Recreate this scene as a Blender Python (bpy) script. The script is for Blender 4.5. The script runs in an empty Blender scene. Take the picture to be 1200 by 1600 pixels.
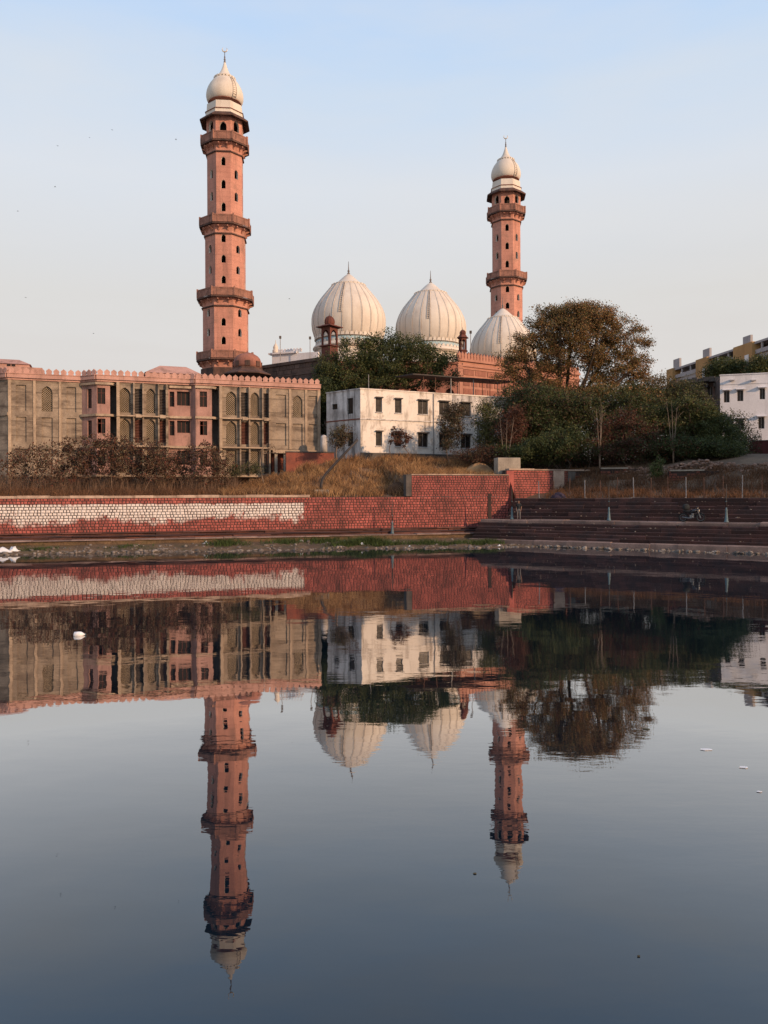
import bpy, bmesh, math, random
import numpy as np
from mathutils import Vector, Matrix

random.seed(7)
RNG = np.random.default_rng(11)
scene = bpy.context.scene
COL = scene.collection
PI = math.pi
R = math.radians

# ------------------------------------------------------------------ camera
FPX, ROLL, EYE = 1200.0, 0.0045, 4.2          # focal length in photo pixels, roll, eye height over the water
HOR = 775.0
cam_data = bpy.data.cameras.new('camera')
cam = bpy.data.objects.new('camera', cam_data)
COL.objects.link(cam)
cam_data.sensor_fit = 'HORIZONTAL'
cam_data.sensor_width = 36.0
cam_data.lens = 36.0 * FPX / 1200.0
cam_data.shift_y = -(800.0 - HOR) / 1200.0
cam_data.clip_start = 0.1
cam_data.clip_end = 5000
cr, sr = math.cos(ROLL), math.sin(ROLL)
cam.matrix_world = Matrix(((cr, sr, 0, 0), (0, 0, -1, 0), (-sr, cr, 0, EYE), (0, 0, 0, 1)))
scene.camera = cam

# ------------------------------------------------------------------ sky, sun, exposure
SUN_AZ, SUN_EL = 54.0, 18.0                    # degrees right of straight-behind-the-camera, elevation
sun_vec = Vector((math.sin(R(SUN_AZ)) * math.cos(R(SUN_EL)), -math.cos(R(SUN_AZ)) * math.cos(R(SUN_EL)), math.sin(R(SUN_EL))))
world = bpy.data.worlds.new('World')
scene.world = world
world.use_nodes = True
wn, wl = world.node_tree.nodes, world.node_tree.links
wn.clear()
w_out = wn.new('ShaderNodeOutputWorld')
w_bg = wn.new('ShaderNodeBackground')
w_sky = wn.new('ShaderNodeTexSky')
w_sky.sky_type = 'NISHITA'
w_sky.sun_disc = False
w_sky.sun_elevation = R(SUN_EL)
w_sky.sun_rotation = math.atan2(sun_vec.x, sun_vec.y)
w_sky.air_density = 1.0
w_sky.dust_density = 1.6
w_sky.ozone_density = 1.0
# thin evening veil: pale and slightly pink low down, clear blue higher up, the same all round the horizon
w_tc = wn.new('ShaderNodeTexCoord')
w_sep = wn.new('ShaderNodeSeparateXYZ')
wl.new(w_tc.outputs['Generated'], w_sep.inputs[0])
w_ramp = wn.new('ShaderNodeValToRGB')
els = w_ramp.color_ramp.elements
els[0].position = 0.0; els[0].color = (0.74, 0.66, 0.61, 1)
els[1].position = 1.0; els[1].color = (0.20, 0.36, 0.70, 1)
for p, c_ in ((0.10, (0.77, 0.705, 0.665, 1)), (0.24, (0.79, 0.765, 0.735, 1)), (0.37, (0.79, 0.835, 0.90, 1)), (0.46, (0.66, 0.80, 0.98, 1)), (0.56, (0.50, 0.73, 1.07, 1))):
    e = els.new(p); e.color = c_
wl.new(w_sep.outputs['Z'], w_ramp.inputs[0])
w_map = wn.new('ShaderNodeMapping')
w_map.inputs['Scale'].default_value = (1.2, 1.2, 5.0)
w_map.inputs['Rotation'].default_value = (0.12, 0.2, 0.6)
wl.new(w_tc.outputs['Generated'], w_map.inputs[0])
w_no = wn.new('ShaderNodeTexNoise')
w_no.inputs['Scale'].default_value = 1.7
w_no.inputs['Detail'].default_value = 5
w_no.inputs['Roughness'].default_value = 0.55
wl.new(w_map.outputs[0], w_no.inputs['Vector'])
w_cr = wn.new('ShaderNodeValToRGB')
w_cr.color_ramp.elements[0].position = 0.44; w_cr.color_ramp.elements[0].color = (0, 0, 0, 1)
w_cr.color_ramp.elements[1].position = 0.80; w_cr.color_ramp.elements[1].color = (0.55, 0.55, 0.55, 1)
wl.new(w_no.outputs[0], w_cr.inputs[0])
w_cl = wn.new('ShaderNodeMix'); w_cl.data_type = 'RGBA'
wl.new(w_cr.outputs[0], w_cl.inputs[0])
wl.new(w_ramp.outputs[0], w_cl.inputs[6])
w_cl.inputs[7].default_value = (0.86, 0.845, 0.83, 1)
w_ns = wn.new('ShaderNodeMix'); w_ns.data_type = 'RGBA'; w_ns.blend_type = 'MULTIPLY'
w_ns.inputs[0].default_value = 1.0
wl.new(w_sky.outputs[0], w_ns.inputs[6])
w_ns.inputs[7].default_value = (0.09, 0.09, 0.09, 1)
w_mix = wn.new('ShaderNodeMix'); w_mix.data_type = 'RGBA'
w_mix.inputs[0].default_value = 0.88
wl.new(w_ns.outputs[2], w_mix.inputs[6])
wl.new(w_cl.outputs[2], w_mix.inputs[7])
w_bg.inputs['Strength'].default_value = 1.0
wl.new(w_mix.outputs[2], w_bg.inputs['Color'])
wl.new(w_bg.outputs[0], w_out.inputs[0])

sun_d = bpy.data.lights.new('sun', 'SUN')
sun_d.energy = 4.3
sun_d.angle = R(0.6)
sun_d.color = (1.0, 0.64, 0.39)
sun = bpy.data.objects.new('sun', sun_d)
COL.objects.link(sun)
sun.location = (60, -40, 60)
sun.rotation_euler = sun_vec.to_track_quat('Z', 'Y').to_euler()

vs = scene.view_settings
vs.view_transform = 'Standard'
vs.look = 'None'
vs.exposure = 0.0
vs.gamma = 1.0
vs.use_curve_mapping = False
scene.cycles.max_bounces = 8
scene.cycles.transparent_max_bounces = 8

# ------------------------------------------------------------------ photo pixel -> direction
def unroll(x, y):
    px, up = x - 600.0, HOR - y
    return px * cr + up * sr, -px * sr + up * cr

def P(x, y, Y):
    a, b = unroll(x, y)
    return Vector((a / FPX * Y, Y, EYE + b / FPX * Y))

def on_level(x, y, z):
    a, b = unroll(x, y)
    Y = (z - EYE) * FPX / b
    return Vector((a / FPX * Y, Y, z))

class Facade:
    """a vertical plane through O (x, y) along angle ang; local x = along, local -y = outward"""
    def __init__(s, O, ang):
        s.O = O; s.ang = ang
        s.u = (math.cos(ang), math.sin(ang)); s.n = (math.sin(ang), -math.cos(ang))
    def uz(s, x, y, d=0.0):
        a, b = unroll(x, y); k = a / FPX
        ox = s.O[0] + s.n[0] * d; oy = s.O[1] + s.n[1] * d
        U = (k * oy - ox) / (s.u[0] - k * s.u[1])
        return U, EYE + b / FPX * (oy + s.u[1] * U)

# ------------------------------------------------------------------ materials
MATS = {}
def pmat(name, c1, c2=None, scale=0.6, rough=0.9, bump=0.15, bscale=9.0, stain=None, stain_amt=0.0, stain_scale=(1.2, 1.2, 0.18),
         stain_lo=0.5, stain_hi=0.72, spec=0.25, metallic=0.0, fine=0.12, island=0.0, translucent=0.0, detail=6, objvar=0.0, blotch=None, blotch_amt=0.0, blotch_scale=0.5, courses=0.0, course_amt=0.32):
    """procedural material on world position: two tones, fine grain, optional streaky stains"""
    m = bpy.data.materials.new(name); m.use_nodes = True
    n, l = m.node_tree.nodes, m.node_tree.links
    b = n['Principled BSDF']; out = n['Material Output']
    b.inputs['Roughness'].default_value = rough
    b.inputs['Specular IOR Level'].default_value = spec
    b.inputs['Metallic'].default_value = metallic
    geo = n.new('ShaderNodeNewGeometry')
    def noise(sc, det=detail, vec=None, ro=0.6):
        t = n.new('ShaderNodeTexNoise'); t.inputs['Scale'].default_value = sc
        t.inputs['Detail'].default_value = det; t.inputs['Roughness'].default_value = ro
        l.new(vec if vec is not None else geo.outputs['Position'], t.inputs['Vector'])
        return t
    def mix(fac, a, bb, mode='MIX'):
        x = n.new('ShaderNodeMix'); x.data_type = 'RGBA'; x.blend_type = mode
        if isinstance(fac, float): x.inputs[0].default_value = fac
        else: l.new(fac, x.inputs[0])
        for i, v in ((6, a), (7, bb)):
            if isinstance(v, tuple): x.inputs[i].default_value = (*v[:3], 1)
            else: l.new(v, x.inputs[i])
        return x.outputs[2]
    def ramp(fac, lo, hi, v0=0.0, v1=1.0):
        r_ = n.new('ShaderNodeMapRange'); r_.inputs[1].default_value = lo; r_.inputs[2].default_value = hi
        r_.inputs[3].default_value = v0; r_.inputs[4].default_value = v1
        l.new(fac, r_.inputs[0]); return r_.outputs[0]
    c2 = c2 or tuple(v * 0.7 for v in c1)
    col = mix(ramp(noise(scale).outputs[0], 0.36, 0.64), c1, c2)
    if island:
        r_ = ramp(geo.outputs['Random Per Island'], 0, 1, 1 - island, 1 + island)
        col = mix(1.0, col, r_, 'MULTIPLY')
    if fine:
        g = ramp(noise(bscale * 1.7, 4).outputs[0], 0.3, 0.7, 1 - fine, 1 + fine)
        col = mix(1.0, col, g, 'MULTIPLY')
    if objvar:
        oi = n.new('ShaderNodeObjectInfo')
        col = mix(1.0, col, ramp(oi.outputs['Random'], 0, 1, 1 - objvar, 1 + objvar), 'MULTIPLY')
    if courses:
        wv = n.new('ShaderNodeTexWave'); wv.wave_type = 'BANDS'; wv.bands_direction = 'Z'; wv.wave_profile = 'SAW'
        wv.inputs['Scale'].default_value = courses; wv.inputs['Distortion'].default_value = 0.35 if courses > 0.3 else 1.1; wv.inputs['Detail'].default_value = 2; wv.inputs['Detail Scale'].default_value = 0.6
        l.new(geo.outputs['Position'], wv.inputs['Vector'])
        col = mix(ramp(wv.outputs[0], 0.86, 0.98, 0.0, course_amt), col, tuple(v * 0.45 for v in c2))
    if blotch:
        b2 = noise(blotch_scale, 8, None, 0.72)
        col = mix(ramp(b2.outputs[0], 0.53, 0.66, 0.0, blotch_amt), col, blotch)
    if stain:
        mp = n.new('ShaderNodeMapping'); mp.inputs['Scale'].default_value = stain_scale
        l.new(geo.outputs['Position'], mp.inputs[0])
        s_ = noise(1.0, 7, mp.outputs[0], 0.68)
        fac = ramp(s_.outputs[0], stain_lo, stain_hi, 0.0, stain_amt)
        col = mix(fac, col, stain)
    l.new(col, b.inputs['Base Color'])
    if bump:
        bp = n.new('ShaderNodeBump'); bp.inputs['Strength'].default_value = bump; bp.inputs['Distance'].default_value = 0.06
        l.new(noise(bscale, 5).outputs[0], bp.inputs['Height']); l.new(bp.outputs[0], b.inputs['Normal'])
    if translucent:
        tr = n.new('ShaderNodeBsdfTranslucent'); l.new(col, tr.inputs[0])
        mx = n.new('ShaderNodeMixShader'); mx.inputs[0].default_value = translucent
        l.new(b.outputs[0], mx.inputs[1]); l.new(tr.outputs[0], mx.inputs[2]); l.new(mx.outputs[0], out.inputs[0])
    MATS[name] = m
    return m

pmat('railing_stone', (0.33, 0.165, 0.12), (0.22, 0.11, 0.08), 1.2, stain=(0.09, 0.06, 0.05), stain_amt=0.8, stain_scale=(1.2, 1.2, 0.6), bump=0.25, bscale=6, fine=0.2)
pmat('pink_plaster', (0.50, 0.292, 0.235), (0.39, 0.222, 0.178), 0.5, blotch=(0.22, 0.135, 0.10), blotch_amt=0.65, blotch_scale=0.6, stain=(0.16, 0.095, 0.072), stain_amt=0.7, bump=0.1)
pmat('pink_bay', (0.40, 0.232, 0.19), (0.29, 0.165, 0.135), 0.6, blotch=(0.17, 0.115, 0.09), blotch_amt=0.75, blotch_scale=0.7, stain=(0.12, 0.08, 0.065), stain_amt=0.8, bump=0.15)
pmat('minaret_stone', (0.54, 0.26, 0.19), (0.44, 0.205, 0.15), 0.5, blotch=(0.26, 0.155, 0.115), blotch_amt=0.6, blotch_scale=0.35, courses=0.42, stain=(0.20, 0.105, 0.08), stain_amt=0.75, stain_scale=(1.3, 1.3, 0.09), bump=0.25, bscale=5, fine=0.2)
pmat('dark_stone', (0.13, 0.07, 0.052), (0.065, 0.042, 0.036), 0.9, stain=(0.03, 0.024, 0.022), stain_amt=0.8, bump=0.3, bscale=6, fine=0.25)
pmat('corbel_stone', (0.34, 0.145, 0.10), (0.22, 0.095, 0.07), 0.8, stain=(0.09, 0.05, 0.04), stain_amt=0.7, bump=0.25, bscale=6, fine=0.2)
pmat('white_dome', (0.66, 0.60, 0.51), (0.59, 0.525, 0.44), 0.35, stain=(0.40, 0.34, 0.28), stain_amt=0.55, stain_scale=(0.7, 0.7, 0.10), bump=0.1, rough=0.7)
pmat('dome_rib', (0.66, 0.605, 0.525), (0.57, 0.51, 0.435), 0.8, bump=0.05)
pmat('dome_joint', (0.46, 0.39, 0.32), None, 0.8, bump=0.05)
pmat('tile_blue', (0.25, 0.41, 0.49), (0.40, 0.51, 0.55), 1.8, bump=0.05, rough=0.5, stain=(0.55, 0.5, 0.45), stain_amt=0.6, stain_scale=(1.5, 1.5, 1.0))
pmat('whitewash', (0.74, 0.68, 0.60), (0.66, 0.595, 0.515), 0.6, blotch=(0.30, 0.235, 0.18), blotch_amt=0.75, blotch_scale=0.9, stain=(0.20, 0.16, 0.125), stain_amt=0.9, stain_scale=(1.0, 1.0, 0.22), stain_lo=0.53, stain_hi=0.70, bump=0.15, fine=0.08)
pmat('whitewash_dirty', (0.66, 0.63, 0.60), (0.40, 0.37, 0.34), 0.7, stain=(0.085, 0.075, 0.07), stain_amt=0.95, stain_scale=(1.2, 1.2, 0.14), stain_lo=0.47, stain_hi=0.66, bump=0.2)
pmat('white_cool', (0.70, 0.69, 0.70), (0.62, 0.61, 0.62), 0.4, stain=(0.36, 0.35, 0.35), stain_amt=0.6, stain_scale=(0.7, 0.7, 0.12), bump=0.12)
pmat('grey_plaster', (0.33, 0.262, 0.195), (0.215, 0.168, 0.125), 0.7, blotch=(0.15, 0.115, 0.085), blotch_amt=0.7, blotch_scale=0.55, courses=0.21, course_amt=0.7, stain=(0.10, 0.075, 0.056), stain_amt=0.9, stain_scale=(0.28, 0.28, 0.9), stain_lo=0.5, stain_hi=0.64, bump=0.25, bscale=5, fine=0.18)
pmat('grey_plaster_edge', (0.43, 0.33, 0.235), (0.30, 0.225, 0.16), 0.8, stain=(0.12, 0.09, 0.065), stain_amt=0.8, stain_scale=(0.8, 0.8, 0.4), bump=0.25, bscale=5, fine=0.18)
pmat('jali_stone', (0.42, 0.33, 0.23), (0.32, 0.25, 0.17), 0.9, bump=0.1, stain=(0.16, 0.12, 0.09), stain_amt=0.6)
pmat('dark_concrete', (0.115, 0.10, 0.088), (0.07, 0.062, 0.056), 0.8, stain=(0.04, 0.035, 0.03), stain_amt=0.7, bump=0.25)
pmat('concrete', (0.36, 0.31, 0.245), (0.26, 0.22, 0.175), 0.9, stain=(0.13, 0.11, 0.09), stain_amt=0.6, bump=0.25, fine=0.2)
pmat('coping_stone', (0.40, 0.30, 0.225), (0.29, 0.205, 0.155), 1.2, stain=(0.12, 0.085, 0.065), stain_amt=0.6, bump=0.3, fine=0.2, objvar=0.25)
pmat('interior_dark', (0.035, 0.028, 0.025), (0.022, 0.018, 0.016), 0.8, bump=0.0)  # near-black colour stands in for the unlit rooms behind openings
pmat('window_frame_red', (0.16, 0.06, 0.045), (0.10, 0.04, 0.032), 2.0, bump=0.05)
pmat('window_frame_grey', (0.30, 0.28, 0.26), (0.22, 0.2, 0.19), 2.0, bump=0.05)
pmat('louvre_rust', (0.17, 0.07, 0.05), (0.10, 0.045, 0.035), 1.5, bump=0.1)
pmat('louvre_dark', (0.12, 0.10, 0.085), (0.08, 0.066, 0.058), 1.5, bump=0.1)
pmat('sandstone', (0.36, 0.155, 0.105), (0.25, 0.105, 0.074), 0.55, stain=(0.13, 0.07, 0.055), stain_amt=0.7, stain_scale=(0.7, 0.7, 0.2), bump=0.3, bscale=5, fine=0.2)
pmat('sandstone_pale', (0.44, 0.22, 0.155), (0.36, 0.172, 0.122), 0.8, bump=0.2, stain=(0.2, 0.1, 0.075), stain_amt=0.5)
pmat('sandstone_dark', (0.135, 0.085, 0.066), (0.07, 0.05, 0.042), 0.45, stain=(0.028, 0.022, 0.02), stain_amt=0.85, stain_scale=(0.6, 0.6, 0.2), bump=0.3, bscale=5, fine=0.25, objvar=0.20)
pmat('chhatri_red', (0.17, 0.062, 0.045), (0.105, 0.04, 0.03), 1.2, stain=(0.06, 0.03, 0.025), stain_amt=0.6, bump=0.2)
pmat('brick_red', (0.37, 0.105, 0.085), (0.25, 0.072, 0.058), 0.9, stain=(0.085, 0.035, 0.03), stain_amt=0.8, stain_scale=(0.7, 0.7, 0.35), stain_lo=0.5, stain_hi=0.7, bump=0.35, bscale=14, fine=0.3, island=0.22)
pmat('brick_white_old', (0.62, 0.53, 0.45), (0.50, 0.40, 0.34), 0.9, stain=(0.33, 0.085, 0.06), stain_amt=0.75, stain_scale=(1.3, 1.3, 1.1), stain_lo=0.56, stain_hi=0.64, bump=0.35, bscale=14, fine=0.25, island=0.15)
pmat('brick_brown', (0.24, 0.075, 0.048), (0.15, 0.055, 0.04), 1.2, stain=(0.06, 0.035, 0.028), stain_amt=0.8, stain_scale=(0.9, 0.9, 0.4), bump=0.35, bscale=14, fine=0.3, island=0.25)
pmat('mortar', (0.05, 0.032, 0.027), (0.03, 0.022, 0.02), 2.0, bump=0.3, bscale=14)
pmat('step_stone', (0.060, 0.029, 0.025), (0.034, 0.021, 0.020), 0.8, stain=(0.035, 0.026, 0.026), stain_amt=0.8, stain_scale=(0.8, 0.8, 0.8), bump=0.35, bscale=8, fine=0.25, objvar=0.40)
pmat('step_red', (0.15, 0.062, 0.046), (0.07, 0.036, 0.030), 0.7, stain=(0.06, 0.038, 0.032), stain_amt=0.8, stain_scale=(0.6, 0.6, 0.8), bump=0.35, bscale=8, fine=0.25, objvar=0.35)
pmat('step_edge', (0.24, 0.165, 0.135), (0.15, 0.105, 0.088), 0.9, stain=(0.11, 0.08, 0.07), stain_amt=0.6, bump=0.3, fine=0.2, objvar=0.30)
pmat('soil', (0.20, 0.125, 0.072), (0.12, 0.075, 0.046), 0.35, stain=(0.06, 0.045, 0.03), stain_amt=0.6, stain_scale=(0.4, 0.4, 0.4), bump=0.5, bscale=5, fine=0.3)
pmat('mud', (0.15, 0.095, 0.052), (0.085, 0.056, 0.034), 0.8, stain=(0.035, 0.05, 0.018), stain_amt=0.7, stain_scale=(0.5, 0.5, 0.5), bump=0.5, bscale=6, fine=0.35)
pmat('rubble_stone', (0.29, 0.18, 0.125), (0.18, 0.105, 0.072), 1.4, bump=0.4, fine=0.3, island=0.35)
pmat('shore_stone', (0.20, 0.17, 0.14), (0.11, 0.09, 0.075), 1.4, bump=0.4, fine=0.3, island=0.45)
pmat('dry_grass', (0.52, 0.31, 0.14), (0.26, 0.135, 0.06), 0.7, bump=0, fine=0, island=0.35, translucent=0.25)
pmat('brown_grass', (0.17, 0.085, 0.042), (0.10, 0.052, 0.028), 0.45, bump=0, fine=0, island=0.35, translucent=0.2)
pmat('green_weed', (0.075, 0.105, 0.032), (0.045, 0.065, 0.02), 0.9, bump=0, fine=0, island=0.35, translucent=0.25)
pmat('leaf_dark', (0.068, 0.084, 0.028), (0.040, 0.054, 0.019), 0.45, bump=0, fine=0, island=0.45, translucent=0.25, rough=0.6)
pmat('leaf_olive', (0.115, 0.115, 0.036), (0.068, 0.074, 0.025), 0.4, bump=0, fine=0, island=0.45, translucent=0.25, rough=0.6)
pmat('leaf_brown', (0.33, 0.180, 0.072), (0.22, 0.140, 0.056), 0.25, bump=0, fine=0, island=0.5, translucent=0.3, rough=0.7)
pmat('leaf_rust', (0.135, 0.048, 0.030), (0.085, 0.036, 0.022), 0.5, bump=0, fine=0, island=0.5, translucent=0.25, rough=0.7)
pmat('leaf_dry', (0.10, 0.056, 0.032), (0.065, 0.036, 0.022), 0.5, bump=0, fine=0, island=0.5, translucent=0.25, rough=0.7)
pmat('leaf_grey', (0.105, 0.098, 0.055), (0.075, 0.06, 0.035), 0.6, bump=0, fine=0, island=0.45, translucent=0.25, rough=0.7)
pmat('bark', (0.075, 0.052, 0.037), (0.04, 0.028, 0.021), 2.0, bump=0.4)
pmat('bark_pale', (0.24, 0.18, 0.13), (0.15, 0.11, 0.08), 2.0, bump=0.3)
pmat('twig', (0.22, 0.145, 0.095), (0.13, 0.085, 0.058), 2.0, bump=0.2)
pmat('twig_brush', (0.20, 0.125, 0.078), (0.10, 0.062, 0.042), 0.6, bump=0, fine=0, island=0.4)
pmat('iron_dark', (0.03, 0.026, 0.024), (0.05, 0.038, 0.032), 3.0, rough=0.6, bump=0.1, spec=0.4)
pmat('iron_rust', (0.16, 0.08, 0.05), (0.09, 0.05, 0.035), 3.0, rough=0.8, bump=0.1)
pmat('pole_blue', (0.085, 0.15, 0.175), (0.11, 0.15, 0.16), 3.0, rough=0.6, bump=0.1, stain=(0.10, 0.07, 0.055), stain_amt=0.5)
pmat('pole_grey', (0.30, 0.28, 0.27), (0.2, 0.19, 0.18), 3.0, rough=0.6, bump=0.05)
pmat('finial_metal', (0.16, 0.125, 0.10), (0.10, 0.08, 0.07), 3.0, rough=0.45, bump=0.05, spec=0.5)
pmat('gilt', (0.55, 0.42, 0.22), (0.42, 0.32, 0.18), 3.0, rough=0.35, bump=0.0, spec=0.6)
pmat('sheet_metal', (0.05, 0.043, 0.040), (0.032, 0.028, 0.027), 2.0, rough=0.6, bump=0.1)
pmat('ochre_plaster', (0.45, 0.275, 0.115), (0.38, 0.225, 0.095), 0.5, bump=0.1, stain=(0.2, 0.11, 0.05), stain_amt=0.5)
pmat('grey_concrete', (0.40, 0.38, 0.375), (0.33, 0.31, 0.31), 0.5, bump=0.1, stain=(0.2, 0.19, 0.18), stain_amt=0.5)
pmat('old_wall', (0.20, 0.13, 0.105), (0.085, 0.062, 0.055), 0.6, bump=0.3, stain=(0.03, 0.026, 0.025), stain_amt=0.85, stain_scale=(0.5, 0.5, 0.35), stain_lo=0.44, stain_hi=0.6)
pmat('maroon_sheet', (0.10, 0.028, 0.026), (0.07, 0.022, 0.02), 1.0, bump=0.1)
pmat('plastic_white', (0.74, 0.73, 0.71), (0.66, 0.65, 0.63), 3.0, rough=0.5, bump=0.15, bscale=20)
pmat('cloth_purple', (0.06, 0.042, 0.062), (0.035, 0.026, 0.038), 3.0, bump=0.2)
pmat('tyre_black', (0.018, 0.018, 0.018), (0.028, 0.027, 0.026), 4.0, rough=0.8, bump=0.05)
pmat('paint_black', (0.016, 0.017, 0.02), (0.022, 0.022, 0.025), 4.0, rough=0.25, bump=0, spec=0.5, fine=0.0)
pmat('chrome', (0.22, 0.22, 0.22), (0.15, 0.15, 0.15), 4.0, rough=0.4, bump=0, metallic=1.0, fine=0.0)
pmat('lamp_lens', (0.75, 0.68, 0.52), (0.7, 0.62, 0.48), 4.0, rough=0.15, bump=0, spec=0.5, fine=0.0)
pmat('cloth_black', (0.018, 0.022, 0.022), (0.028, 0.03, 0.03), 8.0, bump=0.1)
pmat('cloth_grey', (0.17, 0.155, 0.15), (0.13, 0.12, 0.115), 8.0, bump=0.1)
pmat('skin', (0.27, 0.145, 0.095), (0.23, 0.12, 0.08), 8.0, bump=0.02, rough=0.6)
pmat('hair', (0.012, 0.010, 0.009), (0.02, 0.017, 0.015), 12.0, bump=0.1)
pmat('feather', (0.04, 0.038, 0.037), (0.06, 0.055, 0.05), 8.0, bump=0)

def painted_brick():
    m = MATS['brick_red'].copy(); m.name = 'brick_painted'; n, l = m.node_tree.nodes, m.node_tree.links
    b = n['Principled BSDF']; src = b.inputs['Base Color'].links[0].from_socket
    geo = n.new('ShaderNodeNewGeometry')
    def math_(op, a, bb, clamp=False):
        x = n.new('ShaderNodeMath'); x.operation = op; x.use_clamp = clamp
        for i, v in enumerate((a, bb)):
            if isinstance(v, (int, float)): x.inputs[i].default_value = v
            else: l.new(v, x.inputs[i])
        return x.outputs[0]
    dot = n.new('ShaderNodeVectorMath'); dot.operation = 'DOT_PRODUCT'; dot.inputs[1].default_value = (math.cos(R(14.75)), math.sin(R(14.75)), 0); l.new(geo.outputs['Position'], dot.inputs[0])
    u = math_('SUBTRACT', dot.outputs['Value'], -30 * math.cos(R(14.75)) + 60 * math.sin(R(14.75)))
    sep = n.new('ShaderNodeSeparateXYZ'); l.new(geo.outputs['Position'], sep.inputs[0])
    def noise(sc, det=5, ro=0.6):
        t = n.new('ShaderNodeTexNoise'); t.inputs['Scale'].default_value = sc; t.inputs['Detail'].default_value = det; t.inputs['Roughness'].default_value = ro
        l.new(geo.outputs['Position'], t.inputs['Vector']); return t.outputs[0]
    big, mid, fine = noise(0.35, 3), noise(1.6, 5), noise(9.0, 4)
    low = math_('ADD', math_('MULTIPLY', math_('SUBTRACT', big, 0.5), 1.6), math_('MULTIPLY', math_('SUBTRACT', mid, 0.5), 1.1))
    zlo = math_('SUBTRACT', math_('SUBTRACT', sep.outputs['Z'], 2.08), low)
    zhi = math_('SUBTRACT', 3.68, math_('ADD', sep.outputs['Z'], math_('MULTIPLY', math_('SUBTRACT', mid, 0.5), 0.25)))
    ue = math_('SUBTRACT', PAINT_END, math_('ADD', u, math_('MULTIPLY', math_('SUBTRACT', mid, 0.5), 0.4)))
    edge = math_('MINIMUM', math_('MINIMUM', math_('MULTIPLY', zlo, 2.5), math_('MULTIPLY', zhi, 12)), math_('MULTIPLY', ue, 12))
    peel = math_('MULTIPLY', math_('SUBTRACT', math_('ADD', mid, math_('MULTIPLY', fine, 0.7)), 0.90), 6.5)
    mask = math_('MULTIPLY', math_('SUBTRACT', edge, math_('MAXIMUM', peel, 0.0)), 1.0, True)
    oi = noise(0.9, 4)
    wh = n.new('ShaderNodeMix'); wh.data_type = 'RGBA'; l.new(oi, wh.inputs[0]); wh.inputs[6].default_value = (0.78, 0.72, 0.655, 1); wh.inputs[7].default_value = (0.48, 0.41, 0.37, 1)
    mx = n.new('ShaderNodeMix'); mx.data_type = 'RGBA'; l.new(mask, mx.inputs[0]); l.new(src, mx.inputs[6]); l.new(wh.outputs[2], mx.inputs[7])
    l.new(mx.outputs[2], b.inputs['Base Color'])
    MATS['brick_painted'] = m
PAINT_END = 25.0
_wlx, _wly = (475 - 600) / FPX, 1.0
PAINT_END = ((_wlx * 60.0) + 30.0) / (math.cos(R(14.75)) - _wlx * math.sin(R(14.75)))
painted_brick()

def glass_mat():
    m = bpy.data.materials.new('window_glass'); m.use_nodes = True
    b = m.node_tree.nodes['Principled BSDF']
    b.inputs['Base Color'].default_value = (0.022, 0.018, 0.015, 1)
    b.inputs['Roughness'].default_value = 0.12
    b.inputs['Specular IOR Level'].default_value = 0.16
    n, l = m.node_tree.nodes, m.node_tree.links
    t = n.new('ShaderNodeTexNoise'); t.inputs['Scale'].default_value = 1.5
    mr = n.new('ShaderNodeMapRange'); mr.inputs[3].default_value = 0.08; mr.inputs[4].default_value = 0.4
    l.new(t.outputs[0], mr.inputs[0]); l.new(mr.outputs[0], b.inputs['Roughness'])
    MATS['window_glass'] = m
glass_mat()

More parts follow.
